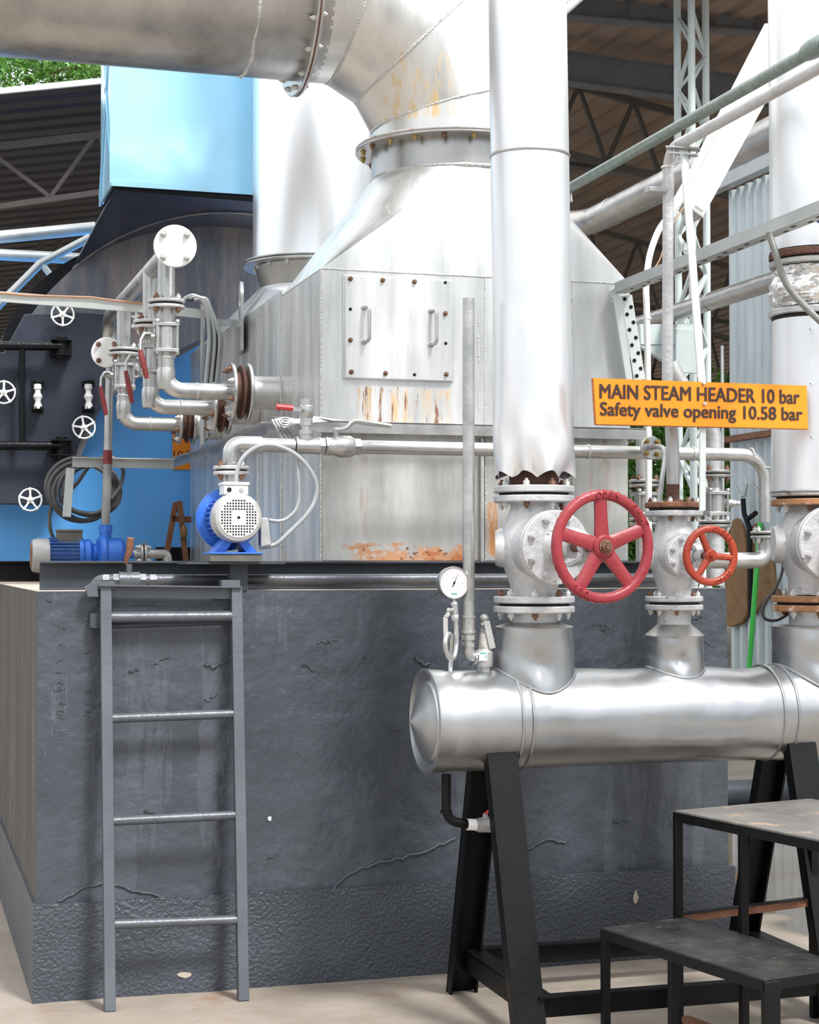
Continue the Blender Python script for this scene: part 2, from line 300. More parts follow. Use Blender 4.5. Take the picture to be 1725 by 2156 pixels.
    def prism(s, pts, ext):
        """closed outline (3-D points in a plane) extruded by ext"""
        pts = [V(p) for p in pts]; e_ = V(ext); n = len(pts)
        return s.add(pts+[p+e_ for p in pts], [tuple(range(n)), tuple(range(2*n-1, n-1, -1))]+[(i, i+n, (i+1) % n+n, (i+1) % n) for i in range(n)])
    def sphere(s, c, r, n=20, m=12, sc=(1, 1, 1)):
        vs = []; fs = []
        for i in range(m+1):
            th = math.pi*i/m
            for k in range(n):
                a = 2*math.pi*k/n; vs.append(V(c)+V((math.sin(th)*math.cos(a)*r*sc[0], math.sin(th)*math.sin(a)*r*sc[1], math.cos(th)*r*sc[2])))
        for i in range(m):
            for k in range(n):
                k2 = (k+1) % n; fs.append((i*n+k, (i+1)*n+k, (i+1)*n+k2, i*n+k2))
        return s.add(vs, fs)
    def hexn(s, c, ax, r, t):
        return s.lathe(c, ax, [(0, r), (t*.85, r), (t, r*.88)], 6)
    def build(s, name, m, parent=None, sharp=35, mod=None):
        me = bpy.data.meshes.new(name); off = V((0, 0, 0)) if parent is None else WL(parent)
        if parent is None and s.v:
            lo = V([min(v[i] for v in s.v) for i in range(3)]); hi = V([max(v[i] for v in s.v) for i in range(3)]); off = V(((lo.x+hi.x)/2, (lo.y+hi.y)/2, lo.z))
        me.from_pydata([tuple(v-off) for v in s.v], [], s.f); me.update()
        ms = m if isinstance(m, (list, tuple)) else [m]
        for q in ms: me.materials.append(MT[q])
        for p_, i in zip(me.polygons, s.mi): p_.material_index = i
        b = bmesh.new(); b.from_mesh(me); bmesh.ops.remove_doubles(b, verts=b.verts, dist=1e-5); bmesh.ops.recalc_face_normals(b, faces=b.faces)
        for f in b.faces: f.smooth = True
        for e_ in b.edges:
            e_.smooth = len(e_.link_faces) == 2 and e_.calc_face_angle(0) < math.radians(sharp)
        b.to_mesh(me); b.free()
        o = bpy.data.objects.new(name, me); C.objects.link(o)
        if parent: o.parent = parent
        else: o.location = off
        if mod:
            md = o.modifiers.new('bevel', 'BEVEL'); md.width = mod; md.segments = 2; md.limit_method = 'ANGLE'
        return o
def WL(o):
    l = V(o.location)
    while o.parent: o = o.parent; l = l+V(o.location)
    return l
def thing(name, label, cat, loc, group=None):
    o = bpy.data.objects.new(name, None); C.objects.link(o); o.location = V(loc); o.empty_display_size = .1
    o['label'] = label; o['category'] = cat
    if group: o['group'] = group
    return o
def tag(o, label, cat, group=None, kind=None):
    o['label'] = label; o['category'] = cat
    if group: o['group'] = group
    if kind: o['kind'] = kind
    return o
def struct(o): o['kind'] = 'structure'; return o
def bolt(parent, c, ax, r, m='bolt_silver', head=None, stub=None, back=0):
    """hex nut with the threaded end standing out of it"""
    b = MB(); ax = V(ax).normalized(); h = head or r*1.1; st = r*.8 if stub is None else stub
    b.lathe(V(c), ax, [(0, r*1.15), (r*.18, r*1.15)], 14); b.hexn(V(c)+ax*r*.18, ax, r, h)
    if st: b.cyl(V(c)+ax*(h+r*.1), V(c)+ax*(h+st+r*.1), r*.52, n=10)
    return b.build('bolt', m, parent)
def bolts(parent, c, ax, R, n, r, m='bolt_silver', ph=0.0, skip=None, stub=None, alt=None):
    ax, u, w_ = basis(ax)
    for k in range(n):
        a = ph+2*math.pi*k/n; mm = m if not alt or k % 3 else alt
        bolt(parent, V(c)+(u*math.cos(a)+w_*math.sin(a))*R, ax, r, mm, stub=stub)
def flange(parent, c, ax, R, t, m, name='flange', nb=0, rb=.01, side=1, bm='bolt_silver', ph=.3, alt=None, Rb=None, hide=False):
    f = MB().disc(c, ax, R, t).build(name, m, parent)
    a = V(ax).normalized()*side
    if nb: bolts(f, V(c)+a*t/2, a, Rb or R*.82, nb, rb, bm, ph, alt=alt)
    return f
def flange_pair(parent, c, ax, R, t, m, m2=None, nb=8, rb=.01, gap=.006, bm='bolt_silver', ph=.3, alt=None, both=True):
    ax = V(ax).normalized()
    flange(parent, V(c)+ax*(t+gap)/2, ax, R, t, m, nb=nb if both else 0, rb=rb, side=1, bm=bm, ph=ph, alt=alt)
    flange(parent, V(c)-ax*(t+gap)/2, ax, R, t, m2 or m, nb=nb, rb=rb, side=-1, bm=bm, ph=-ph, alt=alt)
    MB().disc(c, ax, R*.86, gap*1.2, bev=0).build('gasket', 'gasket', parent)
FONT = None
def glyphs(text, size):
    cu = bpy.data.curves.new('t', 'FONT'); cu.body = text; cu.size = size; cu.align_x = 'LEFT'; cu.resolution_u = 3
    ob = bpy.data.objects.new('t', cu); C.objects.link(ob); dg = bpy.context.evaluated_depsgraph_get(); dg.update()
    me = ob.evaluated_get(dg).to_mesh(); vs = [v.co.copy() for v in me.vertices]; fs = [tuple(p.vertices) for p in me.polygons]
    ob.evaluated_get(dg).to_mesh_clear(); bpy.data.objects.remove(ob); bpy.data.curves.remove(cu); return vs, fs
def text_on(parent, text, o, ex, ey, width, height, m, depth=.0015, name='lettering', bold=0):
    """lay text so that its box starts at o, spans width along ex and cap height along ey; it stands out of the surface by depth"""
    vs, fs = glyphs(text, 1.0); ex = V(ex).normalized(); ey = V(ey).normalized(); ez = ex.cross(ey)
    x0 = min(v.x for v in vs); x1 = max(v.x for v in vs); cap = .73
    mb = MB(); sx_ = width/(x1-x0); sy_ = height/cap
    offs = [(0, 0)] if not bold else [(x_*bold, y_*bold) for x_ in (-1, 0, 1) for y_ in (-.6, .6)]
    for k, ob in enumerate(offs):
        mb.add([V(o)+ex*((v.x-x0)*sx_+ob[0])+ey*(v.y*sy_+ob[1])+ez*(depth+.0001*k) for v in vs], fs)
    return mb.build(name, m, parent)
def arc_text(mb, text, c, n, R, a_mid, size, adv, out=1, depth=.003):
    """letters round a wheel rim, tops pointing outwards"""
    n_, u, w_ = basis(n); L = len(text)
    for i, ch in enumerate(text):
        if ch == ' ': continue
        vs, fs = glyphs(ch, size); a = a_mid+out*(-(i-(L-1)/2)*adv/R); d = u*math.cos(a)+w_*math.sin(a); tdir = (d.cross(n_))*1.0*out
        cx = (min(v.x for v in vs)+max(v.x for v in vs))/2
        mb.add([V(c)+d*(R*1.0+out*(v.y-size*.35))+tdir*(v.x-cx)+n_*depth for v in vs], fs)

# ================================================================== THE SETTING
mb = MB(); mb.add([(-30, -14, 0), (40, -14, 0), (40, 60, 0), (-30, 60, 0)], [(0, 1, 2, 3)])
struct(mb.build('floor', 'floor_concrete'))
# far shed roof: one corrugated sheet seen from below, sloping down to the right of a ridge
def corr_roof(name, x0, x1, y0, y1, z, pitch, slope, m, amp=.035):
    b = MB(); n = int((x1-x0)/pitch); vs = []; fs = []
    for i in range(n+1):
        for j, (fx, dz) in enumerate(((0, 0), (.55, 0), (.65, amp), (.9, amp))):
            x = x0+(i+fx)*pitch; zz = z+(x-x0)*slope+dz; vs += [(x, y0, zz), (x, y1, zz)]
    for k in range(len(vs)//2-1): fs.append((2*k, 2*k+1, 2*k+3, 2*k+2))
    b.add(vs, fs); o = b.build(name, m, sharp=20); md = o.modifiers.new('thickness', 'SOLIDIFY'); md.thickness = .02; return o
struct(corr_roof('ceiling', 4.5, 24.0, 6.8, 44, 6.95, .33, -.035, 'roof_sheet'))
def corr_roof_x(name, pts, pitch, m, amp=.04):
    """sheet over quad p00 (near left) p10 (near right) p01 (far left) p11 with its ribs running left-right"""
    p00, p10, p01, p11 = [V(p) for p in pts]; L_ = (p01-p00).length; n = int(L_/pitch); vs = []; fs = []
    for i in range(n+1):
        for fx, dz in ((0, 0), (.5, 0), (.6, amp), (.9, amp)):
            t = (i+fx)/(n+1); a = p00.lerp(p01, t); b_ = p10.lerp(p11, t); vs += [a+V((0, 0, dz)), b_+V((0, 0, dz))]
    for k in range(len(vs)//2-1): fs.append((2*k, 2*k+1, 2*k+3, 2*k+2))
    b = MB(); b.add(vs, fs); o = b.build(name, m, sharp=20); md = o.modifiers.new('thickness', 'SOLIDIFY'); md.thickness = .02; return o
def PD(px, py, d):
    r = ray(px, py); return CAM+r*(d/ (math.cos(YAW)*r.y+math.sin(YAW)*r.x))
nl = PD(-300, 224, 15); nr = PD(460, 148, 15); up = nr-nl
ye = V((0, 1, 0))*22
struct(corr_roof_x('ceiling', [nl, nr, nl+ye-V((0,0,1.1)), nr+ye-V((0,0,1.1))], .32, 'roof_dark'))

b = MB(); b.bar(PD(-300, 222, 14.9), PD(460, 146, 14.9), .03, .05); struct(b.build('trim_3', 'galvanised_light'))
# purlins, trusses under the roofs
def truss(name, a, b, h, n, lab, m='truss', r=.035, web=.022, dx=0):
    a = V(a); b = V(b); t = thing(name, lab, 'roof truss', a)
    MB().bar(a, b, r*2, r*2).build('top_chord', m, t)
    a2 = a-V((0, 0, h)); b2 = b-V((0, 0, h)); MB().bar(a2, b2, r*2, r*2).build('bottom_chord', m, t)
    for k in range(n):
        p = a.lerp(b, k/n); q = a2.lerp(b2, (k+.5)/n); s_ = a.lerp(b, (k+1)/n)
        MB().bar(p, q, web*2, web*2).build('web', m, t); MB().bar(q, s_, web*2, web*2).build('web', m, t)
    return t
def purlin(p, q, lab, h=.3, m='purlin'):
    b = MB(); b.bar(p, q, .06, h); b.bar(V(p)-V((0, 0, h/2)), V(q)-V((0, 0, h/2)), .16, .02); b.bar(V(p)+V((0, 0, h/2)), V(q)+V((0, 0, h/2)), .16, .02)
    o = b.build('roof_beam', m); return tag(o, lab, 'roof beam')
purlin(PY(1150, 0, 8.3), PY(1760, 52, 8.3), 'upper grey roof beam crossing near the top edge behind the lattice column', .30)
purlin(PY(1150, 138, 9.4), PY(1760, 222, 9.4), 'dark patched roof beam crossing behind the lattice column, lower of the two')
tr_a = PY(1100, 150, 11); tr_b = PY(1560, 275, 11)
truss('roof_truss', tr_a, tr_b, .78, 4, 'dark roof truss with zigzag webs between the silver stack and the lattice column')
purlin(PY(1170, 380, 11), PY(1170, 380, 11)+V((3.2, 12, .9)), 'dark diagonal beam rising to the right under the brown roof', .14, 'truss')
purlin(PY(1180, 345, 12.5), PY(1460, 378, 12.5), 'thin grey tie beam at mid height behind the green pipe', .06, 'purlin')
truss('roof_truss', PY(1240, 480, 17), PY(1640, 590, 17), 1.1, 4, 'far roof truss seen under the large grey duct pipe')
truss('roof_truss', PY(1330, 640, 22), PY(1640, 700, 22), 1.3, 4, 'farthest roof truss low behind the lattice column and the sign')
# left shed
s1 = PD(-120, 452, 15.5); s2 = PD(330, 388, 15.5); s0 = PD(-160, 326, 15.5); s00 = PD(330, 270, 15.5)
t = thing('roof_truss', 'brown roof truss in the dark shed at the left edge', 'roof truss', s1)
MB().bar(s1, s2, .045, .05).build('bottom_chord', 'truss_brown', t)
MB().bar(s0, s00, .05, .06).build('top_chord', 'truss', t)
for a_, b_ in (((104, 413), (-60, 290)), ((108, 413), (207, 278)), ((-60, 290), (-110, 440)), ((207, 278), (250, 400))):
    MB().bar(PD(*a_, 15.5), PD(*b_, 15.5), .032, .036).build('web', 'truss_brown', t)
t = thing('roof_truss', 'second dim roof truss deeper in the dark left shed', 'roof truss', PD(0, 600, 20))
MB().bar(PD(-60, 640, 20), PD(240, 590, 20), .08, .08).build('bottom_chord', 'truss', t)
for a_, b_ in (((-20, 560), (60, 640)), ((60, 640), (130, 500)), ((130, 300), (60, 640))): MB().bar(PD(*a_, 20), PD(*b_, 20), .06, .06).build('web', 'truss', t)
# galvanised tubes behind the boiler
for i, (a_, b_, r, lab) in enumerate((((-40, 503), (201, 480), .040, 'upper galvanised tube running to the boiler at left edge'),
                                 ((-40, 534), (170, 545), .036, 'lower galvanised tube behind the boiler at left edge'))):
    tag(MB().cyl(PY(*a_, 4.6), PY(*b_, 4.6), r).build('steel_tube', 'galvanised'), lab, 'tube')
t = thing('tube_brace', 'bent galvanised tube brace crossing the two tubes behind the boiler', 'tube brace', PY(85, 560, 4.4))
MB().tube(fillet([PY(-50, 690, 4.4), PY(85, 555, 4.4), PY(190, 500, 4.4)], .1), .026).build('tube', 'galvanised', t)
MB().cyl(PY(86, 553, 4.4), PY(110, 584, 4.4), .02).build('stub', 'galvanised_light', t)

# corrugated side wall of the right shed, runs away from the viewer
b = MB(); vs = []; fs = []
x = 6.5; y = -2.1; zt = 4.88; k = 0
while y < 7.15:
    for fx, dx in ((0, 0), (.35, 0), (.5, .035), (.85, .035)):
        vs += [(x+dx, y+fx*.15, .0), (x+dx, y+fx*.15, zt)]
    y += .15
for k in range(len(vs)//2-1): fs.append((2*k, 2*k+1, 2*k+3, 2*k+2))
b.add(vs, fs); wr = struct(b.build('wall_right', 'corrugated', sharp=20)); md = wr.modifiers.new('thickness', 'SOLIDIFY'); md.thickness = .012
b = MB(); b.bar((6.42, -2, zt+.1), (6.42, 7.6, zt+.1), .1, .2); struct(b.build('trim_1', 'galvanised'))
b = MB(); b.bar((6.44, -2, 2.68), (6.44, 7.1, 2.68), .08, .05); struct(b.build('trim_2', 'rusty'))

# trees
def tree(lab, c, rad, n, m, name='tree', trunk=None):
    t = thing(name, lab, 'tree', (c[0], c[1], 0)); vs = []; fs = []; rr = random.Random(sum(map(ord, lab)))
    blobs = [V(c)+V([rr.uniform(-.7, .7)*rad[i] for i in range(3)]) for _ in range(26)]
    for i in range(n):
        bl = rr.choice(blobs); d = V([rr.gauss(0, 1) for _ in range(3)]).normalized()*rr.uniform(.6, 1.0)
        p = bl+V((d.x*rad[0], d.y*rad[1], d.z*rad[2]))*.38
        q = Matrix.Rotation(rr.uniform(0, 6.28), 3, V([rr.gauss(0, 1) for _ in range(3)]).normalized()); s_ = rr.uniform(.05, .11)
        o = len(vs); vs += [p+q @ V((-s_, 0, 0)), p+q @ V((0, -s_*.4, 0.01)), p+q @ V((s_*1.2, 0, 0)), p+q @ V((0, s_*.4, 0.01))]; fs.append((o, o+1, o+2, o+3))
    f = MB(); f.add(vs, fs).build('foliage', m, t); tk = MB(); tk.tube([V((c[0], c[1], 0)), V((c[0]+.1, c[1], c[2]*.5)), V(c)], .15, n=10, rf=lambda i, m_: .2-.05*i)
    for k in range(5):
        e_ = rr.choice(blobs); tk.tube([V((c[0]+.1, c[1], c[2]*.5)), V(c).lerp(e_, .5), e_], .05, n=6)
    tk.build('trunk', 'bark', t)
tc_ = PD(60, 172, 42); tree('leafy green tree showing above the dark shed roof at top left', (tc_.x, tc_.y, tc_.z+.1), (4.5, 2, 1.5), 16000, 'leaf')
tc_ = PD(1440, 1010, 30); tree('dense green bush behind the lattice column between casing and corrugated wall', (tc_.x, tc_.y, tc_.z), (3.0, 1.5, 2.0), 16000, 'leaf')
tc_ = PD(1330, 1120, 33); tree('darker green bush low behind the silver safety valves', (tc_.x, tc_.y, tc_.z), (2.5, 1.2, 1.9), 9000, 'leaf_dark')

# ================================================================== PLINTH
PXR = 2.805
t = thing('concrete_plinth', 'large painted concrete plinth with dark grey front carrying the silver casing', 'plinth', (1.4, 1.5, 0)); PL = t
def rough_slab(name, x0, x1, y0, y1, z0, z1, mats, amp, step=.05, bev=.012):
    """block with front/left faces gridded and gently uneven; slots: front paint, left raw side, dusty top"""
    b = MB(); nx = int((x1-x0)/step); nz_ = max(3, int((z1-z0)/step)); ny = int((y1-y0)/.15)
    def d(x, y, z): return amp*(noise.noise(V((x*2.3, y*2.3, z*2.3)))+.5*noise.noise(V((x*7, y*7, z*7))))
    vs = [(x0+(x1-x0)*i/nx+(.004*noise.noise(V((1, 2, j*.9))) if i in (0, nx) else 0), y0+d(x0+(x1-x0)*i/nx, 0, z0+(z1-z0)*j/nz_), z0+(z1-z0)*j/nz_) for j in range(nz_+1) for i in range(nx+1)]
    fs = [(j*(nx+1)+i, j*(nx+1)+i+1, (j+1)*(nx+1)+i+1, (j+1)*(nx+1)+i) for j in range(nz_) for i in range(nx)]
    b.cur = 0; b.add(vs, fs)
    L_ = [vs[j*(nx+1)] for j in range(nz_+1)]; R_ = [vs[j*(nx+1)+nx] for j in range(nz_+1)]; T_ = vs[nz_*(nx+1):]
    b.cur = 1; b.add([p for p in L_]+[(x0, y1, p[2]) for p in L_], [(i, i+1, i+2+nz_, i+1+nz_) for i in range(nz_)])
    b.cur = 0; b.add([p for p in R_]+[(x1, y1, p[2]) for p in R_], [(i, i+1, i+2+nz_, i+1+nz_) for i in range(nz_)])
    b.cur = 2; b.add([p for p in T_]+[(p[0], y1, z1) for p in T_], [(i, i+1, i+2+nx, i+1+nx) for i in range(nx)])
    b.cur = 0; b.add([(x0, y1, z0), (x1, y1, z0), (x1, y1, z1), (x0, y1, z1)], [(0, 1, 2, 3)])
    o = b.build(name, mats, PL, sharp=50); return o
rough_slab('block', 0, PXR, 0, 9, .30, 1.5, ['plinth_paint', 'raw_concrete', 'dusty_top'], .006)
rough_slab('footing', -.012, PXR+.014, -.028, 9, 0, .357, ['footing_paint', 'footing_paint', 'footing_paint'], .012)
# cracks, ridges and chips of the paint skin
def crack(pts, r=.004, m='footing_paint', Y=-.004):
    P_ = [PY(x, y, Y) for x, y in pts]; Q = []
    for i in range(len(P_)-1):
        for k in range(5): Q.append(P_[i].lerp(P_[i+1], k/5)+V((0, 0, random.uniform(-.006, .006))))
    Q.append(P_[-1]); MB().tube(Q, r, n=6).build('paint_crack', m, PL)
crack([(690, 1895), (700, 1870), (735, 1838), (780, 1822), (835, 1810), (900, 1790), (960, 1765)], .006)
crack([(122, 1900), (170, 1870), (225, 1858), (290, 1878), (350, 1890)], .005)
crack([(875, 1385), (895, 1400), (905, 1398)], .006); crack([(1110, 1790), (1150, 1768), (1190, 1775)], .005)
crack([(1020, 1350), (1110, 1345), (1180, 1352)], .003); crack([(430, 1395), (450, 1405), (480, 1390)], .004)
rr_ = random.Random(3)
for k in range(34):
    x0_ = rr_.uniform(95, 1500); y0_ = rr_.choice([rr_.uniform(1255, 1420), rr_.uniform(1255, 1860)]); L0 = rr_.uniform(10, 45); an = rr_.uniform(-.6, .6)
    crack([(x0_+L0*i/3*math.cos(an), y0_+L0*i/3*math.sin(an)+rr_.uniform(-4, 4)) for i in range(4)], rr_.uniform(.0015, .003), Y=-.001)
for k in range(26):
    x0_ = rr_.choice([125, 128, 183, 186])+rr_.uniform(-6, 6); y0_ = rr_.uniform(1280, 1590); crack([(x0_-7, y0_), (x0_+7, y0_+rr_.uniform(-1, 1))], .002, Y=-.001)
def chip(px, py, w_, h_, m, Y=-.033):
    c = PY(px, py, Y); pts = []
    for k in range(9):
        a = 2*math.pi*k/9; q = random.uniform(.6, 1); pts.append(c+V((math.cos(a)*w_*q, 0, math.sin(a)*h_*q)))
    MB().prism(pts, (0, .01, 0)).build('paint_chip', m, PL)
chip(388, 2053, .03, .012, 'dusty_top', -.036); chip(568, 1724, .01, .012, 'tape_white', -.006); chip(1340, 1890, .012, .03, 'dusty_top', -.036)

# ================================================================== CHANNEL BEAMS ON THE PLINTH
def channel(name, x0, x1, y, z0, z1, lab, m='grey_steel_dark', dep=.06):
    b = MB(); b.box((x0, y+dep-.008, z0), (x1, y+dep, z1)); b.box((x0, y, z1-.009), (x1, y+dep, z1)); b.box((x0, y, z0), (x1, y+dep, z0+.009))
    return tag(b.build(name, m, mod=.002), lab, 'channel beam')
bl = PY(84, 1240, .30)
channel('channel_beam', bl.x, 2.75, .26, 1.5, 1.612, 'long dark grey channel beam under the silver casing on the plinth')
channel('channel_beam', -1.2, 1.1, 3.32, 1.5, 1.615, 'black channel beam at the far left in front of the blue boiler', 'black_steel')
# drain pipe in front of the channel
t = thing('drain_pipe', 'long grey pipe with small ball valve lying in front of the channel beam', 'pipe', (1.5, .18, 1.5))
a_ = PY(210, 1219, .17); 
MB().tube(fillet([V((a_.x-.02, .2, 1.515)), V((a_.x, .17, 1.54)), V((2.7, .17, 1.54))], .03), .021).build('pipe', 'grey_rung', t)
v_ = PY(272, 1217, .17); vb = MB()
for dx, r in ((-.09, .024), (-.05, .026), (.05, .026), (.09, .024)): vb.cyl((v_.x+dx-.012, .17, 1.54), (v_.x+dx+.012, .17, 1.54), r, n=6)
vb.cyl((v_.x-.04, .17, 1.54), (v_.x+.04, .17, 1.54), .03); vb.cyl((v_.x, .17, 1.54), (v_.x, .17, 1.60), .012); vb.build('valve_body', 'grey_rung', t)
MB().tube([V((v_.x-.01, .17, 1.6)), V((v_.x-.012, .165, 1.62)), V((v_.x+.0, .16, 1.65)), V((v_.x+.003, .15, 1.70))], .012, n=8, rf=lambda i, m: .006+.004*min(i, 2)).build('lever', 'rusty', t)

# ================================================================== ACCESS LADDER
t = thing('access_ladder', 'dark grey steel ladder hooked over the plinth front edge', 'ladder', (.48, -.2, 0)); LD = t
lb, lt = PZ(231, 2128, 0), PY(222, 1236, -.05); rb_, rt = PZ(512, 2106, 0), PY(497, 1236, -.05)
for a_, b_ in ((lb, lt), (rb_, rt)):
    MB().bar(a_, b_, .040, .04, (0, 1, 0)).build('side_rail', 'grey_steel', t, mod=.002)
def on_rail(y, L_):
    a_, b_ = (lb, lt) if L_ else (rb_, rt); k = (y-(2128 if L_ else 2106))/(1236.-(2128 if L_ else 2106)); return a_.lerp(b_, k)
for yl, yr, r in ((1302, 1299, .0205), (1519, 1508, .0175), (1736, 1722, .0175), (1951, 1940, .0175)):
    MB().cyl(on_rail(yl, 1), on_rail(yr, 0), r).build('rung', 'grey_rung', t)
# angle irons at the top: one over the plinth edge, one on its face
MB().angle(PY(205, 1232, -.04), PY(505, 1236, -.04), .045, .045, .005, side=1).build('top_angle', 'grey_steel', t)
MB().bar(lt+V((-.05, .02, .0)), lt+V((.03, .02, .0)), .07, .012).build('hook_plate', 'grey_steel', t)
MB().prism([lt+V((-.075, -.02, .0)), lt+V((-.04, -.02, .02)), lt+V((.03, -.02, .02)), lt+V((.03, -.02, -.0)), lt+V((-.03, -.02, .0)), lt+V((-.03, -.02, -.035)), lt+V((-.065, -.02, -.035))], (0, .04, 0)).build('hook_plate', 'grey_steel', t)
MB().bar(rt+V((-.06, .0, .012)), rt+V((.01, .0, .012)), .06, .03).build('hook_plate', 'grey_steel', t)
MB().bar(PY(236, 1291, -.015), PY(486, 1287, -.015), .006, .045).build('wall_angle', 'grey_steel_dark', t)
MB().angle(PY(190, 1320, -.02), PY(488, 1310, -.02), .03, .01, .005).build('wall_angle', 'grey_steel_dark', t)
MB().box(PY(190, 1292, -.04), PY(212, 1322, -.005)).build('bracket', 'grey_steel_dark', t)

# ================================================================== MAIN CASING (economiser box)
XL, XR, YF, YBk, ZB, ZL, ZT = 1.157, 2.53, .35, 1.10, 1.612, 2.165, 2.81
t = thing('economiser_casing', 'large silver welded casing with bolted access door and tapered hood', 'casing', (1.85, .7, ZB)); EC = t
MB().box((XL, YF, ZL), (XR, YBk, ZT)).build('upper_casing', 'casing', t, mod=.003)
MB().box((XL+.004, YF+.004, ZB), (XR-.01, YBk, ZL)).build('lower_casing', 'casing_rust', t, mod=.003)
def rect_round(x0, x1, y0, y1, z0, cx, cy, r, z1, q=10):
    vs = [V((x0, y0, z0)), V((x1, y0, z0)), V((x1, y1, z0)), V((x0, y1, z0))]; fs = []
    cen = [225, 315, 45, 135]; ring = []
    for c_ in range(4):
        for k in range(q+1):
            if k == q: continue
            a = math.radians(cen[c_]-45+90*k/q); ring.append(V((cx+r*math.cos(a), cy+r*math.sin(a), z1)))
    o = 4; vs += ring; n = len(ring)
    for c_ in range(4):
        for k in range(q):
            i = c_*q+k; fs.append((c_, o+(i+1) % n, o+i))
        fs.append((c_, (c_+1) % 4, o+((c_+1)*q) % n))
    b = MB(); b.add(vs, fs); return b
HCX, HCY, HR, HZ = 1.85, .725, .365, 3.285
rect_round(XL, XR, YF, YBk, ZT, HCX, HCY, HR, HZ).build('hood', 'casing', t, sharp=12)
MB().lathe((HCX, HCY, HZ-.01), (0, 0, 1), [(0, HR), (.135, HR)], 64, False).build('neck', 'duct', t)
flange(t, (HCX, HCY, HZ+.130), (0, 0, 1), .435, .012, 'silver_pipe', 'neck_flange')
nf = EC.children[-1]
bolts(nf, (HCX, HCY, HZ+.124), (0, 0, -1), .405, 20, .011, 'bolt_brass', .1, alt='rust_bolt')
# welds: beads along seams
def weld(parent, a, b_, r=.0035, m='weld', n=None):
    a = V(a); b_ = V(b_); L_ = (b_-a).length; n = n or max(6, int(L_/.012)); pts = [a.lerp(b_, i/n) for i in range(n+1)]
    MB().tube(pts, r, n=6, rf=lambda i, m_: r*(.75+.45*random.random())).build('weld_seam', m, parent)
weld(t, (XL, YF-.001, ZT), (XR, YF-.001, ZT)); weld(t, (XL, YF, ZB), (XL, YF, ZT), .004); weld(t, (XL, YF, ZT), (XL, YBk, ZT), .003)
weld(t, (XL-.001, YBk, ZB), (XL-.001, YBk, ZT), .003); weld(t, (XL-.001, .86, ZL+.02), (XL-.001, .86, ZT), .002)
n_ = 50; cp = [V((HCX+HR*math.cos(a), HCY+HR*math.sin(a), HZ)) for a in [2*math.pi*i/n_ for i in range(n_+1)]]
MB().tube(cp, .008, n=6, cap=False, rf=lambda i, m_: .005+.006*random.random()).build('weld_seam', 'weld', t)
xs = PY(1022, 600, YF).x
weld(t, (xs, YF-.001, ZB), (xs, YF-.001, ZT), .003)
x3 = PY(1008, 700, YF).x
for z0, z1 in ((2.45, 2.56), (2.60, 2.64), (2.25, 2.33)): weld(t, (x3, YF-.001, z0), (x3, YF-.001, z1), .003)
weld(t, (PY(1205, 700, YF).x, YF-.001, ZB), (PY(1205, 700, YF).x, YF-.001, ZT), .003)
MB().box((PY(1010, 900, YF).x, YF-.02, ZB), (PY(1016, 900, YF).x, YF, ZL-.04)).build('stiffener', 'casing_rust', t)
# access door
d0 = PY(725, 582, YF); d1 = PY(951, 799, YF); dx0, dx1, dz1, dz0 = d0.x, d1.x, d0.z, PY(727, 796, YF).z; 
MB().box((dx0-.006, YF-.012, dz0-.002), (dx1+.006, YF+.001, dz1+.006)).build('door_frame', 'casing', t, mod=.002)
DR = MB().box((dx0, YF-.022, dz0), (dx1, YF-.012, dz1)).build('door', 'casing', t, mod=.0015)
for px, py in ((738, 587), (806, 590), (873, 593), (938, 660), (738, 716), (740, 783), (812, 786), (940, 788)):
    p_ = PY(px, py, YF-.022); bolt(DR, p_, (0, -1, 0), .009, 'rust_bolt', stub=.006)
for px, py in ((938, 595), (738, 651), (939, 723), (873, 789)):
    p_ = PY(px, py, YF-.0225); MB().disc(p_, (0, -1, 0), .007, .0015, 14, 0).build('bolt_hole', 'hole_dark', DR)
for px, y0, y1 in ((766, 648, 720), (907, 655, 726)):
    a_ = PY(px, y0, YF-.02); b_ = PY(px, y1, YF-.02); o_ = V((.012, -.045, 0))
    h = MB(); h.tube(fillet([a_, a_+o_, b_+o_, b_], .018, 6), .0075, n=12); h.disc(a_, (0, -1, 0), .014, .012); h.disc(b_, (0, -1, 0), .014, .012); h.build('handle', 'silver_pipe', DR)
# lifting lug on the side, pulled out plate with hole
lg = PX(512, 602, XL-.05)
ly = PX(512, 660, XL).y

# rear casing with its own hood and stack
X2, Y2 = 2.02, 3.62
t = thing('rear_casing', 'rear silver casing behind the main one, with sloping hood under the white stack', 'casing', (1.6, 2.3, ZB)); RC = t
MB().box((XL+.003, YBk+.004, ZB), (X2, Y2, 2.835)).build('body', 'casing', t, mod=.003)
rect_round(XL+.003, X2, YBk+.004, Y2, 2.835, 1.58, 2.25, .285, 3.03).build('hood', 'aluminium_smooth', t, sharp=12)
MB().lathe((1.58, 2.25, 3.02), (0, 0, 1), [(0, .275), (.12, .305)], 48, False).build('neck', 'duct', t)
flange(t, (1.58, 2.25, 3.148), (0, 0, 1), .372, .012, 'silver_pipe', 'neck_flange', nb=16, rb=.010, side=-1)
weld(t, (XL+.001, 1.62, ZB), (XL+.001, 1.62, 2.83), .003)
lug = MB(); cy_, cz_ = 1.72, 2.93
pts = [(XL-.02, cy_-.07, cz_-.22)]+[(XL-.02, cy_+.07*math.cos(a), cz_+.07*math.sin(a)) for a in [math.pi-math.pi*k/12 for k in range(13)]]+[(XL-.02, cy_+.07, cz_-.22)]
t = thing('white_stack', 'broad overexposed white round stack behind the silver casing', 'stack', (1.58, 2.25, 3.16))
MB().lathe((1.58, 2.25, 3.168), (0, 0, 1), [(0, .318), (4.2, .318)], 72, False).build('shell', 'stack_white', t)
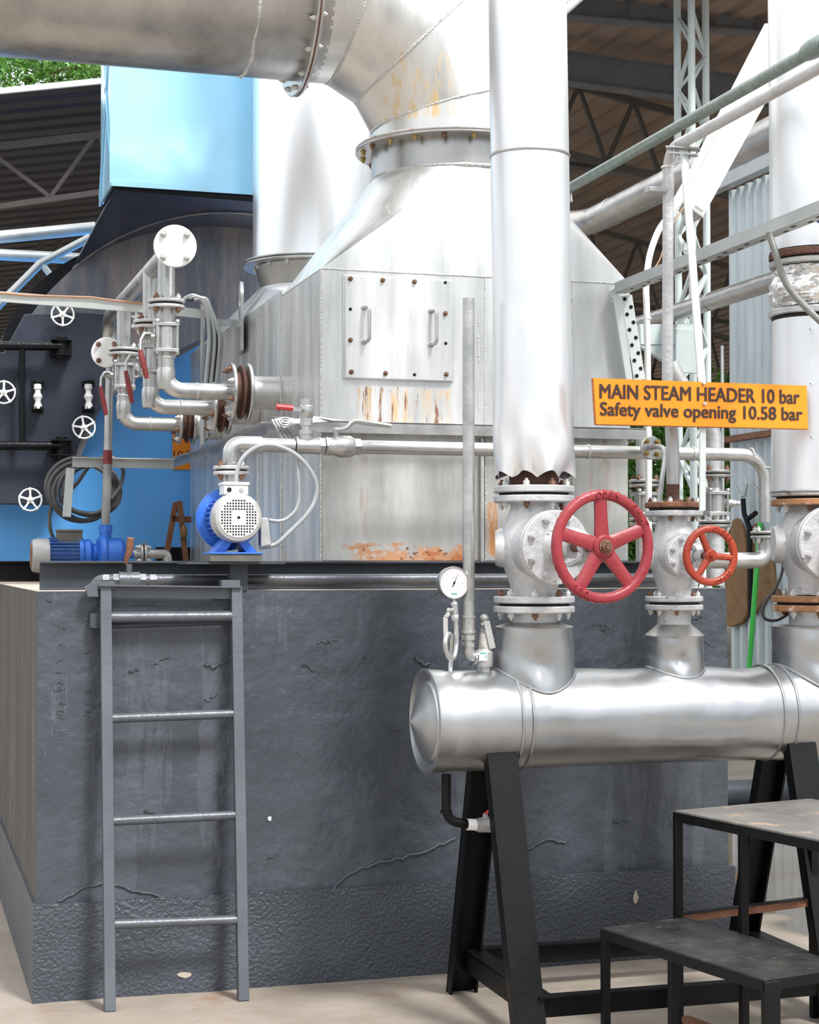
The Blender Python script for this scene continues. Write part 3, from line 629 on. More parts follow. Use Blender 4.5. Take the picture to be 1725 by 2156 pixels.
flange(t, (1.58, 2.25, 3.162), (0, 0, 1), .372, .01, 'silver_pipe', 'base_flange')

# lifting lug: vertical plate with a hole standing off the left side face
t = thing('lifting_lug', 'flat plate lifting lug with round hole on the casing left side', 'lug', PX(512, 690, XL))
c1 = PX(513, 634, XL-.0); yy = c1.y; b = MB(); out = []; inn = []
W_ = .055; ztop = c1.z
for k in range(24):
    a = 2*math.pi*k/24; x_, z_ = math.cos(a)*W_, math.sin(a)*W_*1.1
    if z_ < 0: z_ = z_*1.0; 
    out.append((x_, z_)); inn.append((math.cos(a)*.018, math.sin(a)*.03))
out = [(-W_, -.26) if False else p_ for p_ in out]
th = .016
def lp(x_, z_, d): return V((XL-.02+x_*.3+d, yy+x_*2.0, ztop+z_))
vs = []; 
for d in (0, th):
    for p_ in out: vs.append(lp(p_[0], p_[1]*1.6+.0, d))
    for p_ in inn: vs.append(lp(p_[0], p_[1], d))
fs = []
for k in range(24):
    k2 = (k+1) % 24; fs += [(k, k2, 24+k2, 24+k), (48+k, 48+k2, 72+k2, 72+k), (k, k2, 48+k2, 48+k), (24+k, 24+k2, 72+k2, 72+k)]
b.add(vs, fs); b.build('eye_plate', 'galvanised', t)
b = MB(); b.prism([lp(-W_, -.0, 0), lp(-W_*.98, -.26, 0), lp(W_*.98, -.26, 0), lp(W_, -.0, 0), lp(W_*.7, -.05, 0), lp(-W_*.7, -.05, 0)], (th, 0, 0)); b.build('shank', 'galvanised', t)
tag(MB().bar(PX(452, 679, XL-.05), PX(508, 681, XL-.05), .012, .035).build('cable_bracket', 'galvanised'), 'short flat bar holding the cable bundle beside the lifting lug', 'bracket')

# ================================================================== EXHAUST DUCT with mitred elbow
t = thing('exhaust_duct', 'large silver exhaust duct across the top left with mitred elbow down to the hood', 'duct', (HCX, HCY, HZ+.14)); ED = t
zf = HZ+.142; ri = .27; Rb = ri+HR; bx = HCX-Rb; bz = zf+0.0
ztop_c = bz+Rb
def sec(th, r=HR):   # ring at bend angle th (0 = level with the flange, 90 = duct axis level), mitre: ring scaled in its plane
    th = math.radians(th); c_ = V((bx+Rb*math.cos(th), HCY, bz+Rb*math.sin(th))); return c_, V((math.cos(th), 0, math.sin(th)))
def mitre(angs, jo):
    rings = []
    for a_, s_ in zip(angs, jo):
        c_, rad = sec(a_); k = 1/math.cos(math.radians(s_)); kR = k
        # mitre joints sit on the outer polygon
        cc = V((bx+Rb*kR*math.cos(math.radians(a_)), HCY, bz+Rb*kR*math.sin(math.radians(a_)))); rings.append([cc+rad*(HR*k*math.cos(2*math.pi*i/56))+V((0, 1, 0))*(HR*math.sin(2*math.pi*i/56)) for i in range(56)])
    return rings
angs = [0, 15, 45, 75, 90]; R_ = mitre(angs, [0, 15, 15, 15, 0])
for i in range(4):
    b = MB(); n = 56; b.add(R_[i]+R_[i+1], [(k, (k+1) % n, n+(k+1) % n, n+k) for k in range(n)]); b.build('elbow_segment', 'duct_elbow', t)
for i in (1, 2, 3): MB().tube(R_[i]+[R_[i][0]], .006, n=6, cap=False, rf=lambda i_, m_: .004+.004*random.random()).build('weld_seam', 'weld', t)
cE = R_[4]; cx_ = bx
flange(t, (HCX, HCY, zf+.0), (0, 0, 1), .435, .012, 'silver_rusty', 'base_flange')
xf = bx-.01
MB().lathe((xf, HCY, ztop_c), (-1, 0, 0), [(-.02, HR), (.06, HR)], 64, False).build('spool', 'duct', t)
for dx in (0.045, .062):
    f = MB().disc((xf-dx, HCY, ztop_c), (1, 0, 0), .432, .011, 64).build('joint_flange', 'silver_pipe', t)
    bolts(f, (xf-dx+(.0055 if dx < .05 else -.0055), HCY, ztop_c), (1 if dx < .05 else -1, 0, 0), .402, 18, .011, 'bolt_silver', .15)
MB().disc((xf-.0535, HCY, ztop_c), (1, 0, 0), .425, .008, 64, 0).build('gasket', 'rusty', t)
MB().lathe((xf-.06, HCY, ztop_c), (-1, 0, 0), [(0, HR), (6.0, HR)], 72, False).build('straight_pipe', 'duct', t)
xs = PY(545, 100, HCY-.3).x
n_ = 60; MB().tube([V((xs+.01*noise.noise(V((i*.4, 0, 0))), HCY+HR*math.cos(a), ztop_c+HR*math.sin(a))) for i, a in enumerate([2*math.pi*k/n_ for k in range(n_+1)])], .006, n=6, cap=False, rf=lambda i_, m_: .004+.006*random.random()).build('weld_seam', 'weld', t)

# ledge / cable tray round the casing
t = thing('cable_tray', 'silver angle cable tray wrapping round the casing at mid height and out to the left', 'cable tray', (1.1, .3, 2.1)); CT = t
zt_ = PY(900, 893, .28).z
MB().angle((1.09, .26, zt_), (2.56, .26, zt_), .09, .045, .006, side=-1).build('rail', 'silver_pipe', t)
e1 = PX(440, 946, 1.05); e0 = V((1.09, .27, zt_))
MB().angle(PX(578, 890, 1.06), PX(430, 952, 1.06), .06, .04, .006, side=-1).build('rail', 'silver_pipe', t)
MB().angle(PX(442, 944, 1.06), PX(362, 972, 1.06), .05, .04, .006, side=-1).build('rail', 'galvanised', t)
p_ = PY(365, 968, 3.0); q_ = PY(152, 986, 3.0)
MB().angle((p_.x, 3.0, p_.z), (q_.x, 3.0, p_.z), .05, .05, .006, side=-1).build('rail', 'galvanised', t)
MB().bar(q_+V((-.01, 0, .0)), PY(140, 1088, 3.0), .014, .045, (1, 0, 0)).build('drop_arm', 'galvanised', t)
MB().bar(PX(605, 892, 1.07), PX(576, 886, 1.07), .05, .04).build('corner_plate', 'silver_pipe', t)
for px in (1330, 1275):
    p_ = PY(px, 907, .3); MB().cyl(p_, p_-V((0, 0, .05)), .012).build('hanger', 'silver_rusty', t)

# ================================================================== BOILER (left, behind)
YB1 = 3.9; YSM = 3.62; YDR = 3.54
t = thing('fire_tube_boiler', 'blue boiler end with black curved smokebox and uptake behind the silver pipes', 'boiler', PY(200, 1183, YB1)); BO = t
def outl(pts, Y): return [PY(x, y, Y) for x, y in pts]
MB().prism(outl([(-420, 1184), (-420, 900), (-100, 760), (60, 700), (240, 660), (575, 650), (575, 1184)], YB1), (0, 4, 0)).build('blue_casing', 'boiler_blue', t)
MB().prism(outl([(330, 775), (560, 650), (575, 760), (575, 700), (575, 640), (240, 640), (240, 800)], YB1-.04), (0, .04, 0)).build('painted_shadow', 'boiler_black_sheen', t)  # dark strip painted in as the shadow below the smokebox underside
# smokebox outline: arc on top, sloping underside
def arc_pts(p0, p1, p2, n, ext0=0, ext1=0):
    (x1, y1), (x2, y2), (x3, y3) = p0, p1, p2
    d = 2*(x1*(y2-y3)+x2*(y3-y1)+x3*(y1-y2)); ux = ((x1*x1+y1*y1)*(y2-y3)+(x2*x2+y2*y2)*(y3-y1)+(x3*x3+y3*y3)*(y1-y2))/d
    uy = ((x1*x1+y1*y1)*(x3-x2)+(x2*x2+y2*y2)*(x1-x3)+(x3*x3+y3*y3)*(x2-x1))/d; r = math.hypot(x1-ux, y1-uy)
    a0 = math.atan2(y1-uy, x1-ux)-ext0; a1 = math.atan2(y3-uy, x3-ux)+ext1
    return [(ux+r*math.cos(a0+(a1-a0)*k/n), uy+r*math.sin(a0+(a1-a0)*k/n)) for k in range(n+1)]
ar = arc_pts((45, 699), (244, 504), (435, 449), 40, .45, .25)
und = [(600, 480), (600, 640), (535, 672), (423, 714), (371, 738), (300, 790), (216, 850), (170, 960), (-120, 960)]
MB().prism(outl(ar+und, YSM), (0, .22, 0)).build('smokebox', 'boiler_black_sheen', t)
ar2 = arc_pts((10, 699), (87, 591), (170, 536), 30, .5, 0); ar3 = arc_pts((45, 699), (104, 612), (191, 539), 30, .5, 0)
MB().prism(outl(ar2+[(180, 545)]+ar3[::-1], YSM+.05), (0, .5, 0)).build('smokebox_rim', 'black_gloss', t)
UPT = [(247, 389), (600, 410), (600, 480)]+[p_ for p_ in ar[::-1] if p_[0] < 560 and p_[0] > 160]+[(163, 560), (158, 556)]
def yup(py): return 2.975+(YSM-.02-2.975)*min(1, max(0, (py-392)/165))
MB().prism([PY(x, y, yup(y)) for x, y in UPT], (0, .55, 0)).build('uptake', 'uptake_black', t)
MB().tube([PY(x, y, yup(y)-.004) for x, y in ar if 150 < x < 560], .006, n=6).build('weld_seam', 'boiler_black_sheen', t)
# blue air duct above the uptake
a_ = PY(236, 386, 2.95); t = thing('blue_air_duct', 'light blue sheet metal duct box above the black uptake', 'duct', a_)
b_ = PY(560, 407, 2.95); sl = (b_.z-a_.z)/(b_.x-a_.x)
MB().prism([a_, V((1.5, 2.95, a_.z+sl*(1.5-a_.x))), V((1.5, 2.95, 4.9)), V((a_.x, 2.95, 4.9))], (0, .56, 0)).build('sheet_box', 'sky_blue_sheet', t)
MB().bar(a_+V((-.006, -.004, .0)), V((1.5, 2.946, a_.z+sl*(1.5-a_.x))), .012, .03).build('edge_flange', 'sky_blue_sheet', t)
MB().bar(a_+V((-.004, -.004, 0)), V((a_.x-.004, 2.946, 4.9)), .02, .012).build('corner_strip', 'sky_blue_sheet', t)
MB().bar(a_+V((-.004, 0, 0)), a_+V((-.004, .56, 0)), .01, .03).build('edge_flange', 'sky_blue_sheet', t)
MB().bar(V((a_.x-.006, 2.96, a_.z+.02)), V((a_.x-.006, 3.5, a_.z+1.15)), .03, .008, (1, 0, 0)).build('side_stiffener', 'sky_blue_sheet', t); MB().bar(V((a_.x-.006, 3.5, a_.z+.02)), V((a_.x-.006, 2.96, a_.z+1.15)), .03, .008, (1, 0, 0)).build('side_stiffener', 'sky_blue_sheet', t)
MB().box((a_.x+.01, 2.965, a_.z-.022), (1.48, 3.5, a_.z-.016)).build('underside_shade', 'black_trim', t)  # added black sheet, darkens the duct underside in place of shade
# smokebox door
t = thing('boiler_door', 'black boiler door with white star handwheels and two hinge bars at left edge', 'boiler door', PY(60, 1062, YDR)); BD = t
MB().prism(outl([(52, 661), (150, 657), (235, 664), (240, 800), (216, 852), (195, 878), (178, 906), (166, 935), (158, 965), (140, 1010), (108, 1063), (-160, 1060), (-160, 745), (8, 742)], YDR), (0, .07, 0)).build('door_plate', 'boiler_door_black', t, mod=.006)
for y in (728, 938):
    MB().cyl(PY(-160, y-1, YDR-.12), PY(131, y+1, YDR-.12), .026).build('hinge_bar', 'black_gloss', t)
    hb = MB(); hb.box(PY(107, y-14, YDR-.02), PY(150, y+24, YDR)); hb.box(PY(110, y-13, YDR-.16), PY(146, y-5, YDR)); hb.box(PY(110, y+18, YDR-.16), PY(146, y+25, YDR))
    p_ = PY(130, y-18, YDR-.11); q_ = PY(130, y+28, YDR-.11); hb.cyl(p_, q_, .032); hb.build('hinge_bracket', 'black_steel', t, mod=.003)
MB().cyl(PY(46, 735, YDR-.12), PY(47, 931, YDR-.12), .019).build('hinge_post', 'black_gloss', t)
for x in (79, 186):
    h = MB(); p0 = PY(x, 808, YDR-.11); p1 = PY(x+1, 862, YDR-.11); L_ = (p1-p0).length
    h.lathe(p0, p1-p0, [(0, .012), (.004, .022), (.03, .022), (.034, .016), (.05, .016), (L_*.5, .027), (L_-.05, .016), (L_-.034, .016), (L_-.03, .022), (L_-.004, .022), (L_, .012)], 20)
    h.build('turned_handle', 'white_paint', t)
    for y in (808, 863):
        c_ = MB(); p_ = PY(x, y, YDR); c_.box(p_+V((-.022, -.13, -.008)), p_+V((.022, 0, .008))); c_.box(p_+V((-.035, -.012, -.016)), p_+V((.035, 0, .016))); c_.build('handle_bracket', 'black_steel', t, mod=.002)
def star_wheel(parent, c, R, ph, name='clamp_wheel'):
    c = V(c); n = V((0, -1, 0)); b = MB(); b.torus(c, n, R, R*.085, 40, 8)
    for k in range(5):
        a = ph+2*math.pi*k/5; d = V((math.cos(a), 0, math.sin(a))); s_ = V((-math.sin(a), 0, math.cos(a)))
        b.prism([c+d*R*.12+s_*R*.16+n*.004, c+d*R*.12-s_*R*.16+n*.004, c+d*R*.45-s_*R*.085+n*.004, c+d*R-s_*R*.10+n*.004, c+d*R+s_*R*.10+n*.004, c+d*R*.45+s_*R*.085+n*.004], -n*R*.12)
        b.sphere(c+d*R*1.04, R*.1, 10, 8)
    b.lathe(c-n*R*.3, n, [(0, R*.2), (R*.3, R*.28), (R*.42, R*.16)], 20); b.lathe(c+n*R*.12, n, [(0, R*.09), (R*.12, R*.08)], 12)
    b.cyl(c, c-n*.10, R*.13); return b.build(name, 'white_paint', parent)
for px, py, ph in ((132, 662, -.3), (8, 826, .3), (177, 900, .5), (64, 1052, .35)): star_wheel(t, PY(px, py, YDR-.10), .062, ph)
t2 = thing('clamp_wheel', 'white star handwheel on smokebox half hidden behind the middle flange', 'handwheel', PY(288, 668, YSM))
star_wheel(t2, PY(288, 668, YSM-.1), .062, .5, 'wheel')
t2 = thing('clamp_wheel', 'white star handwheel on smokebox half hidden behind the left ball valve', 'handwheel', PY(287, 772, YSM))
star_wheel(t2, PY(287, 772, YSM-.1), .058, .2, 'wheel')
# warning sign on the blue boiler, mostly hidden
t = thing('pressure_sign', 'small orange sign on blue boiler wall mostly hidden by flanges', 'sign', PY(385, 990, YB1))
sA = PY(364, 905, YB1-.012); sB = PY(470, 990, YB1-.012)
MB().box(sA, (sB.x, YB1-.002, sB.z)).build('panel', 'sign_orange', t)
p_ = PY(376, 960, YB1-.013); text_on(t, '10.9', p_+V((-.03, -.001, 0)), (1, 0, 0), (0, 0, 1), PY(402, 960, YB1).x-p_.x+.03, .034, 'ink')

# ================================================================== VALVE TRAINS
XV, XFL = .645, .995
MT_T = 'silver_pipe'
def ball_valve_3pc(t, c, r, L_, m, lever_dir, lever=True, m2='red_paint', drop=.30):
    """three-piece ball valve on a vertical pipe; c centre, r body radius"""
    c = V(c); b = MB(); b.lathe(c-V((0, 0, L_*.33)), (0, 0, 1), [(0, r*.8), (.004, r), (L_*.66-.004, r), (L_*.66, r*.8)], 24)
    for s_ in (-1, 1):
        z = s_*L_*.36; q = r*1.12; b.box(c+V((-q, -q, z-.008)), c+V((q, q, z+.008)))
        b.lathe(c+V((0, 0, z)), (0, 0, s_), [(0, r*.8), (L_*.2, r*.72)], 20)
    vb = b.build('valve_body', m, t, mod=.002)
    for sx_ in (-1, 1):
        for sy_ in (-1, 1):
            p_ = c+V((sx_*r*.95, sy_*r*.95, 0)); MB().cyl(p_-V((0, 0, L_*.43)), p_+V((0, 0, L_*.43)), .006, n=8).build('bolt', m, vb)
            for q in (-1, 1): bolt(vb, p_+V((0, 0, q*(L_*.36+.008))), (0, 0, q), .010, m, stub=0)
    d = V(lever_dir).normalized(); b = MB(); b.cyl(c+d*r*.8, c+d*(r+.035), r*.42); b.hexn(c+d*(r+.035), d, r*.34, .018); b.hexn(c+d*(r+.056), d, r*.26, .012); b.build('stem', m, t)
    if lever:
        b = MB(); b.cyl(c+d*(r+.03), c+d*(r+.062), r*.30); b.hexn(c+d*(r+.05), d, r*.36, .012); b.build('stem_nut', m, t); e_ = c+d*(r+.06); pth = [e_+V((.03, -.01, .012)), e_+V((.0, -.02, .012)), e_+V((-.018, -.03, -.02)), e_+V((-.022, -.04, -.075))]
        lv = MB(); lv.tube(fillet(pth, .01, 3), .0065, n=8); lo = lv.build('lever', m, t)
        p0 = e_+V((-.022, -.04, -.065)); p1 = p0+V((.03, -.005, -drop)); gm = MB(); gm.tube([p0.lerp(p1, k/8) for k in range(9)], .012, n=10, rf=lambda i, m_: .0095+.004*math.sin(i/8*3)); gm.build('grip', m2, lo)
def train(Y, zf, ztop, zv, zp, lab, reducer=True, rv=.046, lever=True, drop=.26, m='silver_pipe', flR=.148):
    base = V((XV, Y, zf)); t = thing('valve_train', lab, 'pipe assembly', base, 'ball valve branches from the manifold')
    pr = .037
    # vertical pipe from manifold to flange pair
    MB().cyl((XV, Y, ztop), (XV, Y, zp+.02), .038).build('upper_pipe', m, t)
    flange_pair(t, (XV, Y, zp), (0, 0, 1), .083, .015, 'silver_valve', nb=4, rb=.012, gap=.010, bm='rust_bolt', ph=.75, alt='bolt_silver')
    MB().lathe((XV, Y, zp-.01), (0, 0, -1), [(0, .042), (.04, .04), (.12, .032), (zp-zv, .03)], 24).build('neck', m, t)
    ball_valve_3pc(t, (XV, Y, zv), rv, .16, 'silver_pipe', (-1, -.25, 0), lever, drop=drop)
    zb = zv-.09
    MB().lathe((XV, Y, zb+.02), (0, 0, -1), [(0, .030), (.05, .034), (.08, .041), (.12, .041), (.16, .036), (zb+.02-zf-.14, .036)], 24).build('reducer', m, t)
    MB().torus((XV, Y, zf+.145), (0, 0, 1), .037, .004, 32, 6).build('weld_seam', 'weld', t)
    MB().tube(fillet([V((XV, Y, zf+.15)), V((XV, Y, zf)), V((XFL-.06, Y, zf))], .125, 12), .037, n=24).build('elbow', m, t)
    MB().torus((XV+.14, Y, zf), (1, 0, 0), .037, .003, 32, 6).build('weld_seam', 'weld', t)
    for i, dx in enumerate((-.055, -.012, .02)):
        fm = ('silver_pipe', 'rust_dark', 'silver_pipe')[i]; th_ = (.016, .012, .016)[i]
        f = MB().disc((XFL+dx, Y, zf), (1, 0, 0), flR*(1, .93, 1)[i], th_, 48).build('wall_flange' if i != 1 else 'spacer_ring', fm, t)
        if i == 0: bolts(f, (XFL+dx-.008, Y, zf), (-1, 0, 0), flR*.82, 8, .012, 'rust_bolt', .4, alt='bolt_silver', stub=.01)
    MB().cyl((XFL-.05, Y, zf), (XFL+.02, Y, zf), flR*.7).build('spacer_core', 'rust_dark', t)
    MB().cyl((XFL+.02, Y, zf), (XL+.01, Y, zf), .076, n=40).build('nozzle', 'silver_paint', t)
    MB().torus((XL-.004, Y, zf), (1, 0, 0), .076, .005, 40, 6).build('weld_seam', 'weld', t)
ZM = 2.992
def zy(py, px, Y): return PY(px, py, Y).z
z1 = zy(825, 470, 1.17); train(1.17, z1, ZM, zy(712, 351, 1.17), zy(641, 350, 1.17), 'nearest silver ball valve branch with elbow, joined below the round blank flange', drop=.125, flR=.132)
z2 = zy(858, 400, 1.66); train(1.66, z2, ZM, zy(757, 318, 1.66), zy(684, 318, 1.66), 'middle silver ball valve branch with red lever behind the nearest one', drop=.15, flR=.126)
z3 = zy(893, 330, 2.66); train(2.66, z3, ZM, zy(792, 262, 2.66), zy(741, 260, 2.66), 'farthest and lowest silver ball valve branch beside the thin red banded pipe', drop=.15, rv=.050, flR=.105)
# manifold
t = thing('steam_manifold', 'silver manifold pipe with round bolted blank flange facing the viewer', 'pipe', (XV, 1.1, ZM))
MB().cyl((XV+.01, 1.04, ZM), (XV, 3.1, ZM), .043, n=32).build('pipe', 'silver_pipe', t)
MB().tube(fillet([V((XV, 3.05, ZM)), V((XV, 3.3, ZM)), V((XV, 3.3, 2.74))], .16, 10), .043, n=24).build('elbow', 'silver_pipe', t)
bf = MB().disc((XV+.012, 1.0, PY(361, 518, 1.0).z), (-.12, -1, 0), .094, .018, 56).build('blank_flange', 'white_paint', t)
bolts(bf, (XV+.011, .990, PY(361, 518, 1.0).z), (-.12, -1, 0), .072, 4, .013, 'bolt_silver', math.pi/4)
# thin riser with red band
t = thing('riser_pipe', 'thin vertical pipe with a red painted band rising from the left pump', 'pipe', PY(222, 1105, 2.85))
xr = PY(222, 1105, 2.85).x
rb0, rb1 = PY(222, 977, 2.85).z, PY(223, 948, 2.85).z; zr0 = PY(222, 1106, 2.85).z; zr1 = PY(226, 766, 2.85).z
MB().cyl((xr, 2.85, zr0), (xr+.01, 2.85, rb0), .0235).build('lower_pipe', 'rusty' if False else 'conduit', t)
MB().cyl((xr+.01, 2.85, rb0), (xr+.01, 2.85, rb1), .0245).build('red_band', 'red_paint', t)
MB().cyl((xr+.01, 2.85, rb1), (xr+.02, 2.85, zr1), .023).build('upper_pipe', 'silver_pipe', t)
c_ = PY(224, 742, 2.83); f = MB().disc(c_, (-.35, -1, 0), .082, .015, 44).build('flange', 'white_paint', t); bolts(f, c_+V((0, -.012, 0)), (-.35, -1, 0), .062, 4, .012, 'rust_bolt', .8)
# horizontal cable bar and cable bundle
t = thing('cable_bar', 'pale flat bar running left in front of the boiler carrying thin wires', 'bar', PY(0, 630, 2.1))
MB().bar(PY(-60, 620, 2.1), PY(305, 648, 2.1), .02, .050).build('bar', 'galvanised_light', t); MB().bar(PY(305, 648, 2.1), PY(432, 662, 2.1), .02, .045).build('bar', 'galvanised_light', t)
MB().tube([PY(x, y, 2.08) for x, y in ((-60, 612), (60, 622), (190, 626), (250, 634), (310, 640))], .006, n=6).build('wire', 'copper_wire', t)
MB().bar(PY(427, 640, 2.15), PY(425, 940, 2.15), .05, .012, (1, 0, 0)).build('upright', 'galvanised', t)
t = thing('cable_bundle', 'bundle of grey cables arching over and hanging down beside the casing', 'cable', PY(436, 940, 2.0))
for k in range(8):
    o_ = k*4; yy = 2.02+.02*(k % 3)
    P_ = [PY(385+o_, 632-k % 2*4, yy), PY(405+o_, 622+k, yy), PY(425+o_*.6, 632+k*2, yy), PY(437+o_*.8, 665+o_, yy), PY(441+o_*.9, 720, yy), PY(434+o_*.9, 800, yy), PY(430+o_*.8, 860, yy), PY(428+o_*.6, 935-k*4, yy)]
    Q = []
    for i in range(len(P_)-1):
        p0, p1, p2, p3 = P_[max(i-1, 0)], P_[i], P_[i+1], P_[min(i+2, len(P_)-1)]
        for j in range(5):
            s_ = j/5; Q.append(.5*((2*p1)+(-p0+p2)*s_+(2*p0-5*p1+4*p2-p3)*s_*s_+(-p0+3*p1-3*p2+p3)*s_**3))
    Q.append(P_[-1]); MB().tube(Q, .010, n=8).build('cable', ('cable_grey', 'cable_dark')[k in (2, 4)], t)
def crom(P_, n=6, closed=False):
    P_ = [V(p) for p in P_]; Q = []; m = len(P_)
    for i in range(m if closed else m-1):
        if closed: p0, p1, p2, p3 = P_[i-1], P_[i], P_[(i+1) % m], P_[(i+2) % m]
        else: p0, p1, p2, p3 = P_[max(i-1, 0)], P_[i], P_[i+1], P_[min(i+2, m-1)]
        for j in range(n):
            s_ = j/n; Q.append(.5*((2*p1)+(-p0+p2)*s_+(2*p0-5*p1+4*p2-p3)*s_*s_+(-p0+3*p1-3*p2+p3)*s_**3))
    if not closed: Q.append(P_[-1])
    return Q
# coiled cable hanging at the left
t = thing('cable_coil', 'coil of dark cable hanging on the bracket above the left pump', 'cable', PY(180, 1100, 2.9))
for k in range(5):
    cx0, cy0 = 178+k*2.2-3, 1030+(k % 3)*3; rx, ry = 78-k*6.5, 66-k*4; yy = 3.125-.014*k
    P_ = [PY(cx0+rx*math.cos(a)*(1+.05*math.sin(2*a+k)), cy0+ry*math.sin(a)*(1+.05*math.cos(3*a+k)), yy) for a in [2*math.pi*i/14 for i in range(14)]]
    q_ = crom(P_, 5, True); MB().tube(q_+[q_[0]], .0115, n=8, cap=False).build('loop', 'cable_dark', t)
MB().tube(crom([PY(x, y, 3.045) for x, y in ((130, 1045), (160, 1020), (185, 985), (205, 967), (235, 962), (258, 985), (255, 1020), (235, 1050))]), .0105, n=8).build('loop', 'cable_dark', t)
MB().tube(crom([PY(x, y, 3.14) for x, y in ((108, 1065), (104, 1090), (106, 1115), (113, 1135))]), .0105, n=8).build('tail', 'cable_dark', t)

# ================================================================== LEFT PUMP (far)
YP = 2.85
def pxr(d, Y): return d
k_ = (PY(200, 1150, YP)-PY(100, 1150, YP)).x/100.
pc = PY(222, 1166, YP); PZc = pc.z
t = thing('motor_pump', 'small blue pump with finned motor behind the channel beam at left', 'pump', (pc.x-.2, YP, 1.5))
xa = PY(66, 1166, YP).x; xb = PY(103, 1166, YP).x; xc = PY(165, 1166, YP).x; xd = PY(196, 1166, YP).x; xe = PY(210, 1166, YP).x; xf_ = PY(258, 1166, YP).x
MB().lathe((xa, YP, PZc-.01), (1, 0, 0), [(0, .07), (.004, .084), (.03, .092), (xb-xa-.01, .09), (xb-xa, .088)], 40).build('fan_cover', 'aluminium_motor', t)
MB().disc((xa-.001, YP, PZc-.01), (1, 0, 0), .068, .006, 32).build('fan_grille', 'rusty', t)
b = MB(); b.cyl((xb, YP, PZc), (xc, YP, PZc), .072, n=32)
for k in range(26):
    a = 2*math.pi*k/26; d = V((0, math.cos(a), math.sin(a))); b.bar(V((xb, YP, PZc))+d*.079, V((xc, YP, PZc))+d*.079, .004, .018, d)
b.build('finned_body', 'dusty_blue', t)
MB().lathe((xc, YP, PZc), (1, 0, 0), [(0, .088), (.02, .088), (.03, .075), (xd-xc-.02, .08), (xd-xc, .055), (xe-xd+xd-xc, .05)], 32).build('lantern', 'pump_blue', t)
MB().lathe((xe, YP, PZc), (1, 0, 0), [(-.015, .075), (0, .098), (.025, .1), (.04, .085), (.11, .085), (.13, .07), (.145, .04)], 40).build('volute', 'pump_blue', t)
b = MB(); b.cyl((pc.x, YP, PZc+.05), (pc.x, YP, PY(222, 1106, YP).z), .032); b.cyl((pc.x, YP, PY(222, 1122, YP).z), (pc.x, YP, PY(222, 1105, YP).z), .036, n=8); b.build('discharge_neck', 'pump_blue', t)
p0 = PY(119, 1148, YP); p1 = PY(172, 1116, YP); b = MB(); b.box((p0.x, YP-.05, p0.z), (p1.x, YP+.05, p1.z-.01)); b.box((p0.x-.005, YP-.055, p0.z+.07), (p1.x+.003, YP+.055, p0.z+.085)); b.build('terminal_box', 'plastic_dusty', t, mod=.008)
b = MB(); b.box((xb+.05, YP-.07, 1.5), (xc, YP+.07, PZc-.07)); b.box((xe, YP-.06, 1.5), (xe+.06, YP+.06, PZc-.07)); b.build('foot', 'pump_blue', t)
t = thing('suction_pipe', 'short flanged suction pipe with elbow right of the far blue pump', 'pipe', (PY(300, 1166, YP).x, YP, PZc-.03))
MB().cyl((xf_, YP, PZc-.0), (xf_+.06, YP, PZc), .026).build('connector', 'pump_blue', t)
p_ = PY(268, 1166, YP); q_ = PY(318, 1166, YP); r_ = PY(356, 1166, YP)
MB().tube(fillet([p_, q_+V((.04, 0, 0)), V((r_.x-.01, YP, PZc)), V((r_.x-.01, YP, 1.53))], .09, 10), .026).build('pipe', 'silver_pipe', t)
flange_pair(t, PY(301, 1166, YP), (1, 0, 0), .062, .014, 'silver_pipe', nb=4, rb=.011, gap=.006, ph=.8)
# rusty trestle behind
t = thing('rusty_trestle', 'rusty steel trestle leg behind the casing near the blue wall', 'trestle', PY(370, 1180, 3.5))
b = MB(); b.bar(PY(370, 1058, 3.5), PY(341, 1222, 3.5), .03, .03, (1, 0, 0)); b.build('leg', 'rusty', t)
b = MB(); b.bar(PY(378, 1055, 3.46), PY(396, 1222, 3.46), .03, .03, (1, 0, 0)); b.build('leg', 'rusty', t)
MB().bar(PY(362, 1092, 3.5), PY(402, 1094, 3.5), .03, .035).build('crossbar', 'rusty', t)
MB().bar(PY(368, 1074, 3.5), PY(384, 1070, 3.5), .02, .03).build('gusset', 'rusty', t)
MB().sphere(PY(387, 1120, 3.42), .022, sc=(1, 1, 1.7)).build('rag', 'tape_white' if False else 'jute', t)
o = MB().box(PY(330, 1152, 3.68), PY(420, 1183, 3.74)).build('skid_rail', 'black_steel'); tag(o, 'black skid rail lying behind the rusty trestle', 'rail')

# ================================================================== NEAR PUMP on its bracket plate
YN = .02
t = thing('pump_shelf', 'steel shelf plate with stub post carrying the near blue pump', 'shelf', (.76, .02, 1.5))
a_ = PY(393, 1183, -.06); b_ = PY(600, 1181, -.06)
MB().box((a_.x, -.07, 1.600), (b_.x, .18, 1.609)).build('plate', 'grey_steel_dark', t)
p_ = PY(484, 1185, .0); q_ = PY(521, 1235, .0); MB().box((p_.x, -.01, 1.502), (q_.x, .05, 1.6)).build('stub_post', 'grey_steel_dark', t)
t = thing('circulation_pump', 'blue circulation pump with round white grille facing the viewer', 'pump', (.76, .05, 1.61))
cM = PY(501, 1090, -.10); R0 = .094; sx_ = cM.x; cz = cM.z; n = V((-.02, -1, 0))
f0 = MB().lathe((sx_, -.02, cz), (0, -1, 0), [(0, R0*.93), (.01, R0), (.075, R0), (.092, R0*.93), (.096, R0*.80)], 56).build('fan_cover', 'aluminium_motor', t)
fg = MB().disc((sx_, -.1165, cz), (0, -1, 0), R0*.8, .003, 48, .001).build('grille', 'white_paint', f0)
gb = MB()
